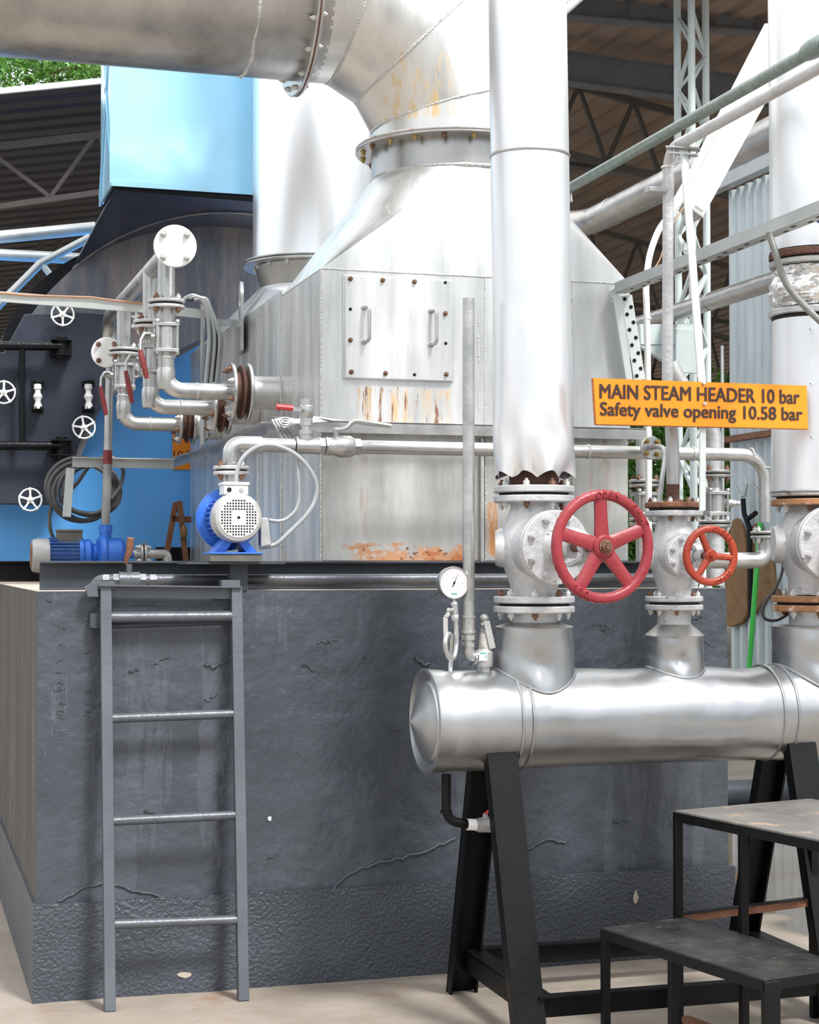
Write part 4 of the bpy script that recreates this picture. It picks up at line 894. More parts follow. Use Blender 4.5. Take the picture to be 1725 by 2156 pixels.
for i in range(-6, 7):
    for j in range(-6, 7):
        x_, z_ = i*.0106, j*.0106
        if math.hypot(x_, z_) < .071 and not (abs(i) <= 2 and abs(j) <= 2): gb.box((sx_+x_-.0033, -.1186, cz+z_-.0033), (sx_+x_+.0033, -.1176, cz+z_+.0033))
MB().disc((sx_, -.1182, cz), (0, -1, 0), .006, .001, 12, 0).build('shaft_hole', 'hole_dark', f0)
gb.build('grille_holes', 'hole_dark', f0)
b = MB(); b.cyl((sx_, -.02, cz), (sx_, .12, cz), .078, n=32)
for k in range(28):
    a = 2*math.pi*k/28; d = V((math.cos(a), 0, math.sin(a))); b.bar(V((sx_, -.02, cz))+d*.083, V((sx_, .12, cz))+d*.083, .004, .014, d)
b.build('finned_body', 'pump_blue', t)
# volute behind, wider to the left
vx = PY(472, 1095, .2).x
MB().lathe((vx, .12, cz-.0), (0, 1, 0), [(0, .105), (.01, .122), (.03, .122), (.04, .112), (.1, .105), (.115, .07)], 48).build('volute', 'pump_blue', t)
b = MB(); ear = PY(419, 1106, .14); b.sphere((ear.x+.02, .15, ear.z), .028, sc=(1, .6, 1)); ear = PY(455, 1052, .14); b.sphere((ear.x, .14, ear.z), .022, sc=(1, .6, 1)); b.build('lug', 'pump_blue', t)
tb0 = PY(470, 1015, -.02); tb1 = PY(521, 1040, -.02)
b = MB(); b.box((tb0.x, -.04, tb1.z-.004), (tb1.x, .06, tb0.z-.012)); b.box((tb0.x-.004, -.045, tb0.z-.012), (tb1.x+.004, .065, tb0.z)); tb = b.build('terminal_box', 'white_paint', t, mod=.003)
for px in (483, 509): MB().disc(PY(px, 1031, -.043), (0, -1, 0), .009, .006, 18).build('cable_entry', 'hole_dark' if px == 483 else 'aluminium_motor', tb)
b = MB(); p_ = PY(443, 1147, -.08); q_ = PY(553, 1165, -.08)
b.box((p_.x, -.09, p_.z-.035), (q_.x, .10, p_.z-.028)); b.prism([V((sx_-.04, -.06, cz-.08)), V((sx_-.085, -.06, p_.z-.03)), V((sx_-.04, -.06, p_.z-.03)), V((sx_-.01, -.06, cz-.088))], (0, .14, 0)); b.prism([V((sx_+.04, -.06, cz-.08)), V((sx_+.085, -.06, p_.z-.03)), V((sx_+.04, -.06, p_.z-.03)), V((sx_+.01, -.06, cz-.088))], (0, .14, 0)); b.build('foot', 'pump_blue', t, mod=.002)
MB().box((p_.x, -.085, 1.611), (q_.x-.005, .1, p_.z-.035)).build('mounting_block', 'plastic_dusty', t)
a1 = PY(553, 1090, -.02); a2 = PY(571, 1150, -.02)
b = MB(); b.prism([PY(549, 1090, -.04), PY(565, 1090, -.04), PY(572, 1148, -.04), PY(549, 1152, -.04)], (0, .05, 0)); jb = b.build('junction_box', 'aluminium_motor', t, mod=.004)
# flange pair above and cables
t = thing('feed_pipe', 'long silver feed pipe from near pump across the casing to the right elbow', 'pipe', (1.8, .1, 1.9)); FP = t
xv_ = PY(487, 985, .1).x; zF = 2.063; YFp = .1
flange_pair(t, PY(487, 991, .1), (0, 0, 1), .070, .014, 'silver_valve', nb=4, rb=.011, gap=.007, bm='rust_bolt', alt='bolt_silver', ph=.6)
zz = PY(487, 991, .1).z; MB().lathe((xv_, .1, zz), (0, 0, -1), [(0, .035), (.05, .03), (.11, .04)], 24).build('pump_neck', 'silver_pipe', t)
zz = PY(487, 980, .1).z; b = MB(); b.cyl((xv_, .1, zz), (xv_, .1, zF-.06), .030); b.lathe((xv_, .1, zF-.085), (0, 0, 1), [(0, .039), (.012, .039), (.014, .034)], 24); b.build('nipple', 'silver_pipe', t)
xR = PY(1608, 958, .1).x
MB().tube(fillet([V((xv_, .1, zF-.075)), V((xv_, .1, zF)), V((xv_+.12, .1, zF))], .06, 8), .034).build('elbow', 'silver_pipe', t)
MB().cyl((xv_+.1, .1, zF), (PY(620, 935, .1).x, .1, zF), .028).build('pipe', 'silver_pipe', t)
xt0, xt1 = PY(622, 935, .1).x, PY(672, 935, .1).x
b = MB(); b.lathe((xt0, .1, zF), (1, 0, 0), [(0, .036), (.01, .036), (.012, .032), (xt1-xt0-.01, .032), (xt1-xt0, .036)], 24); xm = PY(645, 935, .1).x; b.cyl((xm, .1, zF), (xm, .1, zF+.06), .026); b.cyl((xm, .1, zF+.045), (xm, .1, zF+.062), .03); b.build('tee', 'silver_pipe', t)
b = MB(); b.cyl((xt1, .1, zF), (xt1+.02, .1, zF), .036, n=6); b.cyl((xt1+.024, .1, zF), (xt1+.03, .1, zF), .04, n=6); xv1 = PY(735, 935, .1).x
b.lathe((xt1+.03, .1, zF), (1, 0, 0), [(0, .036), (.03, .036), (.05, .044), (.095, .044), (.11, .036)], 28); b.cyl((xt1+.14, .1, zF), (xt1+.165, .1, zF), .037, n=6); b.build('ball_valve_body', 'silver_pipe', t)
p_ = V((xt1+.07, .1, zF)); b = MB(); b.cyl(p_, p_+V((0, 0, .07)), .012); b.hexn(p_+V((0, 0, .06)), (0, 0, 1), .013, .014); b.tube(crom([p_+V((0, 0, .065)), p_+V((.04, -.01, .075)), p_+V((.07, -.01, .10)), p_+V((.13, -.01, .095)), p_+V((.22, -.01, .085))]), .009, n=8, rf=lambda i, m: .006+.005*min(1, i/12)); b.build('lever', 'silver_pipe', t)
# small vertical ball valve with a red grip on the tee
z0 = zF+.06; b = MB(); b.cyl((xm, .1, z0), (xm, .1, z0+.025), .019); b.cyl((xm, .1, z0+.02), (xm, .1, z0+.05), .026, n=6); b.lathe((xm, .1, z0+.045), (0, 0, 1), [(0, .02), (.01, .028), (.03, .031), (.05, .029), (.055, .024), (.075, .024)], 24); b.cyl((xm, .1, z0+.1), (xm, .1, z0+.125), .024, n=8); vb = b.build('vent_valve', 'silver_pipe', t)
b = MB(); q_ = V((xm, .1, z0+.08)); b.cyl(q_, q_+V((-.03, -.03, 0)), .01); b.bar(q_+V((-.025, -.035, -.002)), q_+V((-.07, -.035, .003)), .004, .014); b.build('lever', 'silver_pipe', vb)
b = MB(); b.tube([q_+V((-.062, -.035, .004)), q_+V((-.09, -.035, .006)), q_+V((-.128, -.035, .008))], .012, n=10); b.build('grip', 'red_plastic', vb)
zL = PY(1612, 1110, .1).z; zBt = PY(1612, 1180, .1).z; xp = PY(1611, 1040, .1).x
MB().tube(fillet([V((xt1+.16, .1, zF)), V((xp, .1, zF)), V((xp, .1, zL+.02))], .11, 12), .0275, n=24).build('pipe', 'silver_pipe', t)
for px in (1238, 1459, 1582): MB().torus(V((PY(px, 946, .1).x, .1, zF)), (1, 0, 0), .028, .004, 28, 6).build('weld_seam', 'weld', t)
MB().torus((xp, .1, PY(1612, 985, .1).z), (0, 0, 1), .028, .003, 28, 6).build('weld_seam', 'weld', t)
flange_pair(t, (xp, .1, PY(1611, 1126, .1).z), (0, 0, 1), .062, .012, 'silver_pipe', nb=4, rb=.010, gap=.008, ph=.5)
MB().tube(fillet([V((xp, .1, PY(1611, 1133, .1).z)), V((xp, .1, zBt)), V((PY(1478, 1180, .1).x, .1, zBt))], .085, 12), .034, n=24).build('lower_elbow', 'silver_pipe', t)
# cables of near pump
t = thing('pump_cable', 'grey cable looping round from pump terminal box to its side box', 'cable', PY(600, 1150, .0))
MB().tube(crom([PY(x, y, -.02) for x, y in ((497, 1020), (500, 990), (515, 960), (545, 940), (580, 938), (620, 955), (650, 985), (667, 1020), (663, 1055), (645, 1085), (615, 1115), (585, 1143), (566, 1150), (545, 1152))]), .0085, n=10).build('cable', 'cable_grey', t)
tag(MB().tube(crom([PY(x, y, .0) for x, y in ((626, 960), (628, 1000), (630, 1040), (625, 1070), (607, 1090), (588, 1097), (566, 1095))]), .007, n=10).build('cable', 'cable_grey'), 'thinner grey cable dropping from the feed pipe inside the big cable loop', 'cable')
t = thing('loose_wires', 'knot of thin silver painted wires on the tray by the red grip valve', 'cable', PY(600, 900, .2))
for k in range(5):
    MB().tube(crom([PY(575+k*3, 885+k, .22), PY(600, 880+k*5, .21-.01*k), PY(625, 884+k*2, .2), PY(660+k*10, 879+k*2, .21), PY(705+k*6, 886, .2)]), .005, n=6).build('wire', 'silver_pipe', t)
for k in range(4):
    MB().tube(crom([PY(573+k*7, 884, .2), PY(583+k*7, 900, .19), PY(590+k*8, 915, .2), PY(598+k*8, 925, .2)]), .005, n=6).build('wire', 'silver_pipe', t)

# ================================================================== MAIN STEAM HEADER
YH, ZH, RH = -.78, 1.058, .172
XH0 = 1.30
t = thing('steam_header', 'horizontal aluminium clad steam header drum with dented cone end cap', 'steam header', (2.1, YH, ZH-RH)); SH = t
def dent_shell(name, x0, x1, m):
    b = MB(); nx = int((x1-x0)/.03); n = 72; vs = []
    for i in range(nx+1):
        x = x0+(x1-x0)*i/nx
        for k in range(n):
            a = 2*math.pi*k/n; r = RH+.004*noise.noise(V((x*3, math.cos(a)*1.3, math.sin(a)*1.3)))
            q = math.exp(-((x-2.46)/.10)**2)*max(0, math.sin(a))**5; r -= .014*q
            q = math.exp(-((x-1.98)/.08)**2)*max(0, math.sin(a-.2))**8; r -= .006*q
            vs.append((x, YH+r*math.cos(a), ZH+r*math.sin(a)))
    fs = [(i*n+k, i*n+(k+1) % n, (i+1)*n+(k+1) % n, (i+1)*n+k) for i in range(nx) for k in range(n)]
    b.add(vs, fs); return b.build(name, m, t)
dent_shell('shell', XH0, 3.4, 'aluminium')
xc0 = XH0-.052
MB().lathe((XH0+.002, YH, ZH), (-1, 0, 0), [(-.01, RH+.005), (.04, RH+.008), (.052, RH+.012), (.055, RH+.002), (.048, RH-.01), (.04, RH-.03), (.05, RH-.035), (.052, RH-.042), (.064, RH*.62), (.105, .002)], 64, False).build('end_cap', 'aluminium', t)
for px in (938, 1104, 1126, 1655, 1684):
    x_ = PY(px, 1500, YH-RH).x; MB().torus((x_, YH, ZH), (1, 0, 0), RH+.001, .0045, 72, 8, sq=1.3).build('bead_ring', 'aluminium', t)
def saddle(cx, R, name='nozzle_cup', ztop=1.375, rtop=None, neck=.09, dent=0, cone=.04):
    """aluminium cup standing on the drum, its lower edge cut to the drum's round"""
    rtop = rtop or R; n = 72; vs = []; rows = 14
    for j in range(rows+1):
        for k in range(n):
            a = 2*math.pi*k/n; zb = ZH+math.sqrt(max(0, RH*RH-(R*math.sin(a))**2))-.003; f = j/rows; r = R+(rtop-R)*f
            if dent: r -= dent*math.exp(-((a-4.5)/.28)**2-((f-.45)/.22)**2)*1.0; r += .004*noise.noise(V((a*1.5, f*3, cx)))
            vs.append((cx+r*math.cos(a), YH+r*math.sin(a), zb+(ztop-zb)*f))
    b = MB(); b.add(vs, [(j*n+k, j*n+(k+1) % n, (j+1)*n+(k+1) % n, (j+1)*n+k) for j in range(rows) for k in range(n)])
    cup = b.build(name, 'aluminium', SH)
    b = MB(); b.lathe((cx, YH, ztop), (0, 0, 1), [(-.004, rtop), (.002, rtop+.003), (.004, rtop), (cone, neck)], 56, False); b.build('cup_lid', 'aluminium_old', cup)
    ring = [V((cx+(R+.002)*math.cos(a), YH+(R+.002)*math.sin(a), ZH+math.sqrt(max(0, RH*RH-(R*math.sin(a))**2))+.002)) for a in [2*math.pi*k/60 for k in range(61)]]
    MB().tube(ring, .0045, n=8, cap=False).build('cup_bead', 'aluminium', cup)
X1, X2v, X3 = 1.654, 2.194, 2.758
saddle(X1, .142, ztop=1.378, rtop=.135, dent=.03, neck=.088, cone=.018)
saddle(X2v, .105, ztop=1.372-.03, rtop=.105, dent=.026, neck=.060, cone=.042)
saddle(X3, .152, ztop=1.372-.003, dent=.018, neck=.088, cone=.006)

# ------------------------------------------------------------------ handwheels and globe valves
def handwheel(parent, c, n, R, r, spokes, m, ph, words=(), flat=.9, sw=.2, wave=0):
    ax, u, w_ = basis(n); c = V(c); b = MB(); N_ = 90; k_ = 14; vs = []
    for i in range(N_):
        a = 2*math.pi*i/N_; d = u*math.cos(a)+w_*math.sin(a); rr = R-r
        for j in range(k_):
            q = 2*math.pi*j/k_; e_ = r*(1+.0*wave); rad = rr+e_*1.05*math.copysign(abs(math.cos(q))**.8, math.cos(q)); hh = e_*flat*math.copysign(abs(math.sin(q))**.8, math.sin(q))
            if wave and math.cos(q) > .5: rad += wave*math.sin(a*46)
            vs.append(c+d*rad+ax*hh)
    b.add(vs, [(i*k_+j, ((i+1) % N_)*k_+j, ((i+1) % N_)*k_+(j+1) % k_, i*k_+(j+1) % k_) for i in range(N_) for j in range(k_)])
    W = b.build('handwheel', m, parent)
    for k in range(spokes):
        a = ph+2*math.pi*k/spokes; d = u*math.cos(a)+w_*math.sin(a); s_ = -u*math.sin(a)+w_*math.cos(a); h = r*.75
        p0 = c+d*R*.10-ax*R*.02; p1 = c+d*(R-1.6*r); w0, w1 = R*sw*.52, R*sw*.42; q = []
        for p_, ww, hh in ((p0, w0, h*1.0), (p0.lerp(p1, .5)+ax*0, (w0+w1)*.47, h*.9), (p1, w1, h*.85)):
            q.append([p_+s_*ww+ax*hh*.4, p_+s_*ww*.55+ax*hh, p_-s_*ww*.55+ax*hh, p_-s_*ww+ax*hh*.4, p_-s_*ww-ax*hh*.6, p_+s_*ww-ax*hh*.6])
        b = MB(); b.add(q[0]+q[1]+q[2], [(i*6+j, i*6+(j+1) % 6, (i+1)*6+(j+1) % 6, (i+1)*6+j) for i in range(2) for j in range(6)]+[(0, 1, 2, 3, 4, 5), (17, 16, 15, 14, 13, 12)])
        b.build('spoke', m, W, sharp=50)
    MB().lathe(c-ax*R*.13, ax, [(0, R*.19), (R*.2, R*.21), (R*.235, R*.17)], 28).build('hub', m, W)
    b = MB(); b.lathe(c+ax*R*.11, ax, [(0, R*.13), (R*.02, R*.13)], 20); b.hexn(c+ax*R*.12, ax, R*.105, R*.08); b.cyl(c+ax*R*.19, c+ax*R*.24, R*.055, n=12); b.build('hub_nut', 'rust_bolt' if spokes == 5 else m, W)
    for word, am, out in words:
        tb = MB(); arc_text(tb, word, c, n, R-r, am, r*1.75, r*1.38, out, depth=r*flat*1.02); to = tb.build('cast_lettering', m, W); md = to.modifiers.new('s', 'SOLIDIFY'); md.thickness = r*.35; md.offset = 0
    return W
def globe_valve(label, X, zt_, zb_, Rf, L, phi, wheel, m='silver_valve', mt='silver_valve', mtt=None, s=1.0, fb=8, rb=.012, mb_=None, zc=None):
    t = thing('globe_valve', label, 'valve', (X, YH, zb_-.05)); z0, z1 = zb_+.02, zt_-.02; zc = zc or (z0+z1)/2; H = (z1-z0)/2
    n = V((math.sin(phi), -math.cos(phi), 0)); rn = Rf*.6
    body = MB(); body.lathe((X, YH, zc), (0, 0, 1), [(-H-.01, rn*1.02), (-H*.78, rn*.98), (-H*.5, rn*1.18), (-H*.2, rn*1.42), (0, rn*1.48), (H*.3, rn*1.40), (H*.6, rn*1.12), (H*.82, rn*.98), (H+.01, rn*1.04)], 48)
    o_ = V((X, YH, zc)); Rb_ = Rf*.90*s
    body.lathe(o_, n, [(0, rn*1.3), (L*.12, rn*1.36), (L*.22, rn*1.30), (L*.27, Rb_*.98)], 48)
    body.lathe(o_-n*0, V((-1, .35, 0)), [(0, rn*1.0), (rn*1.45, rn*.78), (rn*1.6, rn*.7)], 28)
    body.build('body', m, t)
    c1 = o_+n*(L*.27+.008); f = MB().disc(c1, n, Rb_, .020*s, 56).build('body_flange', m, t)
    c2 = c1+n*.022*s; bn = MB().disc(c2, n, Rb_, .018*s, 56).build('bonnet', m, t); bolts(bn, c2+n*.009*s, n, Rb_*.80, fb, rb*1.15, 'silver_valve', .39, stub=.006)
    b = MB(); b.lathe(c2+n*.008, n, [(0, Rb_*.45), (.02*s, Rb_*.34), (L*.2, Rb_*.24), (L*.22, Rb_*.30), (L*.26, Rb_*.30)], 32); b.build('gland_neck', m, t)
    ge = c2+n*(L*.26+.01); wc = o_+n*L
    MB().cyl(ge, wc, .013*s*1.3, n=16).build('stem', 'rust_dark', t)
    yk = MB(); e_ = o_+n*(L*.78)
    for sg in (1, -1):
        up = V((0, 0, sg)); ws = c2+n*.01+up*Rb_*.42; P_ = [ws, ws+n*L*.16+up*Rb_*.06, e_-n*.02+up*Rb_*.30, e_+up*Rb_*.02]
        side = n.cross(up); Q = crom(P_, 6)
        for i in range(len(Q)-1): yk.bar(Q[i], Q[i+1]+(Q[i+1]-Q[i])*.15, .034*s, .012*s, (up-n*.2*0))
    yk.lathe(e_-n*.02, n, [(0, .026*s), (.035, .026*s)], 24); yk.build('yoke', 'silver_valve', t)
    # pipe flanges
    flange_pair(t, (X, YH, zt_), (0, 0, 1), Rf, .024*s, mtt or mt, mt, nb=fb, rb=rb, gap=.010, bm='bolt_silver', ph=.2, alt='rust_bolt')
    flange_pair(t, (X, YH, zb_), (0, 0, 1), Rf, .024*s, mb_ or mt, mt, nb=fb, rb=rb, gap=.010, bm='bolt_silver', ph=.45, alt='rust_bolt')
    MB().lathe((X, YH, zb_-.02), (0, 0, -1), [(0, rn*1.0), (.03, rn*.97), (.075, rn*.97)], 36).build('lower_neck', m, t)
    handwheel(t, wc, n, *wheel)
    return t
def ang(d): return math.radians(d)
def dirfor(X, zc, px, py, L):      # stem yaw so that a wheel at distance L shows at px
    best = None
    for k in range(0, 400):
        ph = (k-100)/400.; p_ = V((X+L*math.sin(ph), YH-L*math.cos(ph), zc)); r_ = p_-CAM
        x = math.cos(YAW)*r_.x-math.sin(YAW)*r_.y; g = math.sin(YAW)*r_.x+math.cos(YAW)*r_.y; q = IW/2+FPX*x/g
        if best is None or abs(q-px) < best[0]: best = (abs(q-px), ph)
    return best[1]
zc1 = 1.658
gv1 = globe_valve('large white globe valve with big red five spoke handwheel', X1, 1.846, 1.459, .143, .50, dirfor(X1, zc1, 1269, 1145, .50),
    (.185, .0165, 5, 'red_wheel', ang(93), (('OPEN', ang(86), 1), ('SHUT', ang(38), 1), ('680', ang(238), -1)), 1.0, .27, .0022), zc=zc1)
gv2 = globe_valve('smaller white globe valve with orange red three spoke handwheel', X2v, 1.798, 1.460, .104, .27, dirfor(X2v, 1.63, 1496, 1166, .27),
    (.105, .0125, 3, 'orange_wheel', ang(115), (('CLOSE', ang(60), 1), ('OPEN', ang(300), -1)), .9, .24), s=.85, fb=8, rb=.009, mtt='rusty', zc=1.63)
gv3 = globe_valve('rust stained white globe valve cut by the right edge of the photo', X3, 1.845, 1.455, .152, .50, dirfor(X3, zc1, 1850, 1150, .50),
    (.183, .0165, 5, 'red_wheel', ang(93), (), .9, .22, .0015), m='silver_valve', mt='flange_rust', mtt='silver_rusty', zc=1.675)
# lid plate on valve 2 is rusty, its cover disc
MB().lathe((X2v, YH, 1.822), (0, 0, 1), [(0, .045), (.012, .03)], 28).build('rusty_collar', 'rust_dark', gv2)

# ------------------------------------------------------------------ clad risers
def clad(label, bot, top, R0, R1, crumple, m='aluminium_smooth', seams=(), name='clad_riser'):
    bot = V(bot); top = V(top); t = thing(name, label, 'pipe', bot); n = 96; rows = 90; vs = []; L_ = (top-bot).length
    for j in range(rows+1):
        f = j/rows; f2 = f*f if crumple else f; c_ = bot.lerp(top, f2); s_ = f2*L_
        for k in range(n):
            a = 2*math.pi*k/n; r = R0+(R1-R0)*min(1, s_/.6)+.0015*noise.noise(V((a*1.2, s_*1.2, bot.x)))
            dz = 0
            if crumple:
                w_ = math.exp(-s_/.045); r += w_*(.017*math.sin(a*8+1.6*math.sin(a*3))-.016)*crumple; dz = w_*.024*abs(math.sin(a*4.5+2))*crumple-.01*w_
                r += math.exp(-((s_-.13)/.07)**2)*.005*math.sin(a*6+1)*crumple
            vs.append((c_.x+r*math.cos(a), c_.y+r*math.sin(a), c_.z+dz))
    b = MB(); b.add(vs, [(j*n+k, j*n+(k+1) % n, (j+1)*n+(k+1) % n, (j+1)*n+k) for j in range(rows) for k in range(n)]); o = b.build('cladding', m, t, sharp=60)
    md = o.modifiers.new('t', 'SOLIDIFY'); md.thickness = .002
    for z in seams:
        c_ = bot.lerp(top, (z-bot.z)/(top.z-bot.z)); MB().torus(c_, (0, 0, 1), R1+.001, .004, 72, 8, sq=1.5).build('seam_ring', 'aluminium_old', t)
    return t
zb = PY(1127, 985, YH).z; c0 = PY(1126, 985, YH); c1_ = PY(1106, -60, YH)
r1 = clad('tall aluminium clad riser with crumpled torn bottom above the red wheel valve', (X1, YH, zb-.03), (c1_.x, YH, c1_.z+.6), .148, .139, 1, seams=(PY(1110, 330, YH).z,))
MB().cyl((X1, YH, 1.875), (X1, YH, 2.02), .088, n=40).build('rusty_pipe_end', 'rust_dark', r1)
r3 = clad('right edge aluminium clad riser section between the foil joint and globe valve', (X3, YH, PY(1712, 1033, YH).z), (X3+.01, YH, PY(1712, 676, YH).z), .150, .152, 0)
xs_ = PY(1708, 850, YH-.15).x
MB().box((xs_-.001, YH-.153, 1.9), (xs_+.16, YH-.09, 2.5)).build('lap_sheet', 'aluminium_old', r3) if False else None
z_ = PY(1712, 1036, YH).z; MB().torus((X3, YH, z_), (0, 0, 1), .15, .006, 72, 8).build('bottom_bead', 'aluminium', r3)
for py in (705, 816, 926): bolt(r3, (xs_+.0, YH-.151, PY(1703, py, YH).z), (0, -1, 0), .005, 'bolt_silver', stub=0)
t = thing('foil_wrapped_joint', 'foil wrapped flanged joint on the right edge riser with rusty flange', 'pipe joint', (X3, YH, PY(1712, 672, YH).z)); FJ = t
def zr(py): return PY(1712, py, YH).z
MB().disc((X3+.005, YH, zr(541)), (0, 0, 1), .158, .028, 56).build('rusty_flange', 'rust_dark', t)
MB().disc((X3+.005, YH, zr(558)), (0, 0, 1), .157, .022, 56).build('steel_ring', 'silver_pipe', t)
MB().disc((X3+.003, YH, zr(550)), (0, 0, 1), .140, .012, 40, 0).build('gasket', 'gasket', t)
b = MB(); n = 64; vs = []; rows = 24; za, zb2 = zr(650), zr(566)
for j in range(rows+1):
    for k in range(n):
        a = 2*math.pi*k/n; f = j/rows; r = .135+.022*math.sin(math.pi*min(1, f*1.3))+.012*noise.noise(V((a*3, f*6, 1)))+.006*noise.noise(V((a*9, f*18, 4)))
        vs.append((X3+.004+r*math.cos(a), YH+r*math.sin(a), za+(zb2-za)*f))
b.add(vs, [(j*n+k, j*n+(k+1) % n, (j+1)*n+(k+1) % n, (j+1)*n+k) for j in range(rows) for k in range(n)]); b.build('foil', 'foil', t, sharp=18)
MB().disc((X3+.004, YH, zr(661)), (0, 0, 1), .158, .026, 56).build('steel_ring', 'silver_pipe', t)
MB().disc((X3+.004, YH, zr(672)), (0, 0, 1), .148, .010, 56).build('gasket', 'gasket', t)
clad('upper right edge aluminium clad riser behind the two slanting pipes', (X3+.008, YH, zr(531)), (X3-.0, YH, 4.6), .156, .154, 0, seams=())

# ------------------------------------------------------------------ small fittings on the header
t = thing('vent_pipe', 'thin open ended silver vent pipe rising in front of the access door casing', 'pipe', PY(988, 1350, YH))
a_ = PY(987, 1300, YH); b_ = PY(987, 628, YH)
b = MB(); b.lathe(a_, b_-a_, [(0, .021), ((b_-a_).length, .021), ((b_-a_).length, .018), (.02, .018)], 28, False); b.build('pipe', 'silver_pipe', t)
b = MB(); zz = lambda y: PY(987, y, YH)
b.lathe(zz(1333), (0, 0, 1), [(0, .027), (.008, .027), (.009, .023), (.052, .023), (.053, .026), (.06, .026)], 28); b.build('coupling', 'silver_pipe', t)
b = MB(); b.hexn(zz(1347), (0, 0, 1), .026, .018); b.hexn(zz(1362), (0, 0, 1), .025, .014); b.cyl(zz(1370), zz(1330), .018); b.build('union', 'silver_pipe', t)
e0 = zz(1362); b = MB(); b.tube(fillet([e0, zz(1380), PY(1010, 1385, YH)], .022, 8), .020, n=18); b.cyl(PY(998, 1384, YH), PY(1004, 1385, YH), .025, n=8); b.build('elbow', 'silver_pipe', t)
t = thing('safety_valve', 'small brass topped safety valve with lever standing on the header', 'valve', PY(1020, 1412, YH))
q = lambda y: PY(1020, y, YH)
MB().hexn(q(1416), (0, 0, 1), .024, .02).build('base_nut', 'silver_pipe', t)
MB().lathe(q(1406), (0, 0, 1), [(0, .022), (.006, .028), (.02, .030), (.055, .030), (.06, .026), (.065, .022)], 28).build('body', 'aluminium_motor', t)
MB().lathe(q(1369), (0, 0, 1), [(0, .021), (.04, .0185), (.06, .017)], 20).build('spring_housing', 'silver_rusty', t)
MB().lathe(q(1338), (0, 0, 1), [(0, .017), (.02, .016), (.026, .010), (.05, .009)], 20).build('cap', 'conduit', t)
MB().sphere(q(1302), .017, sc=(1, 1, .9)).build('knob', 'conduit', t)
b = MB(); b.bar(PY(1014, 1315, YH-.01), PY(1024, 1308, YH-.015), .02, .008); b.bar(PY(1024, 1308, YH-.02), PY(1037, 1365, YH-.02), .010, .022, (1, 0, 0)); b.build('test_lever', 'aluminium_motor', t)
lb_ = PY(1014, 1391, YH-.031); lc = PY(1026, 1372, YH-.031); MB().box((lb_.x-.008, YH-.0315, lb_.z), (lc.x, YH-.0295, lc.z)).build('tag_plate', 'dial_white', t)
tgl = MB(); tgl.box((lb_.x-.006, YH-.032, lc.z-.008), (lc.x-.004, YH-.0315, lc.z-.003)); tgl.box((lc.x-.007, YH-.032, lb_.z+.008), (lc.x-.003, YH-.0315, lc.z-.012)); tgl.build('tag_print', 'dial_teal', t)
# pressure gauge with siphon
t = thing('pressure_gauge', 'round white pressure gauge on a coiled siphon tube above the header end', 'gauge', PY(949, 1418, YH)); gc = PY(956, 1227, YH-.02)
gn = V((.10, -1, 0)).normalized()
gb_ = MB().lathe(gc, -gn, [(-.004, .052), (-.006, .053), (-.006, .056), (0, .057), (.004, .055), (.03, .054), (.034, .05), (.034, .001)], 48, False).build('case', 'silver_pipe', t)
MB().disc(gc-gn*.001, gn, .0535, .004, 48, 0).build('dial', 'dial_white', t)
ax_, u_, w__ = basis(gn)
tk = MB()
for k in range(28):
    a = ang(225-270*k/27); d = u_*math.cos(a)+w__*math.sin(a); s_ = -u_*math.sin(a)+w__*math.cos(a); l0 = .038 if k % 3 == 0 else .043
    o_ = gc+gn*.0015; tk.add([o_+d*l0-s_*.0006, o_+d*l0+s_*.0006, o_+d*.047+s_*.0006, o_+d*.047-s_*.0006], [(0, 1, 2, 3)])
tk.build('dial_marks', 'dial_red', t)
def num(txt, a, h=.008, r=.032, m='dial_red'):
    d = u_*math.cos(ang(a))+w__*math.sin(ang(a)); text_on(t, txt, gc+d*r+gn*.0015-u_*h*.5-w__*h*.35, u_, w__, h*1.0, h*.8, m, 0, 'dial_numeral')
for txt, a in (('0', 225), ('10', 165), ('20', 110), ('30', 50), ('40', -5), ('50', -45)): num(txt, a)
text_on(t, 'bar', gc+gn*.0015-u_*.008+w__*.016, u_, w__, .016, .006, 'dial_red', 0, 'dial_numeral'); MB().box(gc+gn*.0018-u_*.012-w__*.036, gc+gn*.002+u_*.012-w__*.040).build('dial_print', 'dial_teal', t)
d = (u_*.42+w__*.9).normalized(); s_ = gn.cross(d); o_ = gc+gn*.004; nb_ = MB(); nb_.prism([o_-d*.016-s_*.002, o_-d*.016+s_*.002, o_+d*.036+s_*.0004, o_+d*.036-s_*.0004], gn*.001); nb_.disc(o_, gn, .004, .003, 16, 0); nb_.build('needle', 'black_trim', t)
b = MB(); q = lambda x, y, dy=0: PY(x, y, YH-.01+dy)
b.cyl(q(957, 1262), q(957, 1275), .007); b.hexn(q(957, 1275), (0, 0, 1), .012, .012); b.cyl(q(958, 1272), q(959, 1308), .012); b.hexn(q(959, 1304), (0, 0, 1), .014, .016); b.cyl(q(945, 1285, -.01), q(958, 1285), .008); b.sphere(q(945, 1285, -.01), .009); b.build('gauge_cock', 'silver_pipe', t)
b = MB(); b.bar(q(946, 1290, -.02), q(938, 1300, -.02), .004, .014, (1, 0, 0)); b.bar(q(938, 1299, -.02), q(939, 1352, -.02), .004, .016, (1, 0, 0)); b.build('cock_lever', 'aluminium_motor', t)
P_ = [q(960, 1304), q(961, 1330), q(961, 1360, -.0), q(957, 1382, -.015), q(949, 1388, -.03), q(940, 1372, -.035), q(938, 1350, -.035), q(943, 1336, -.02), q(950, 1340, .0), q(952, 1362, .015), q(951, 1385, .015), q(949, 1402, .01), q(949, 1420, 0)]
MB().tube(crom(P_), .009, n=14).build('siphon_tube', 'silver_pipe', t)
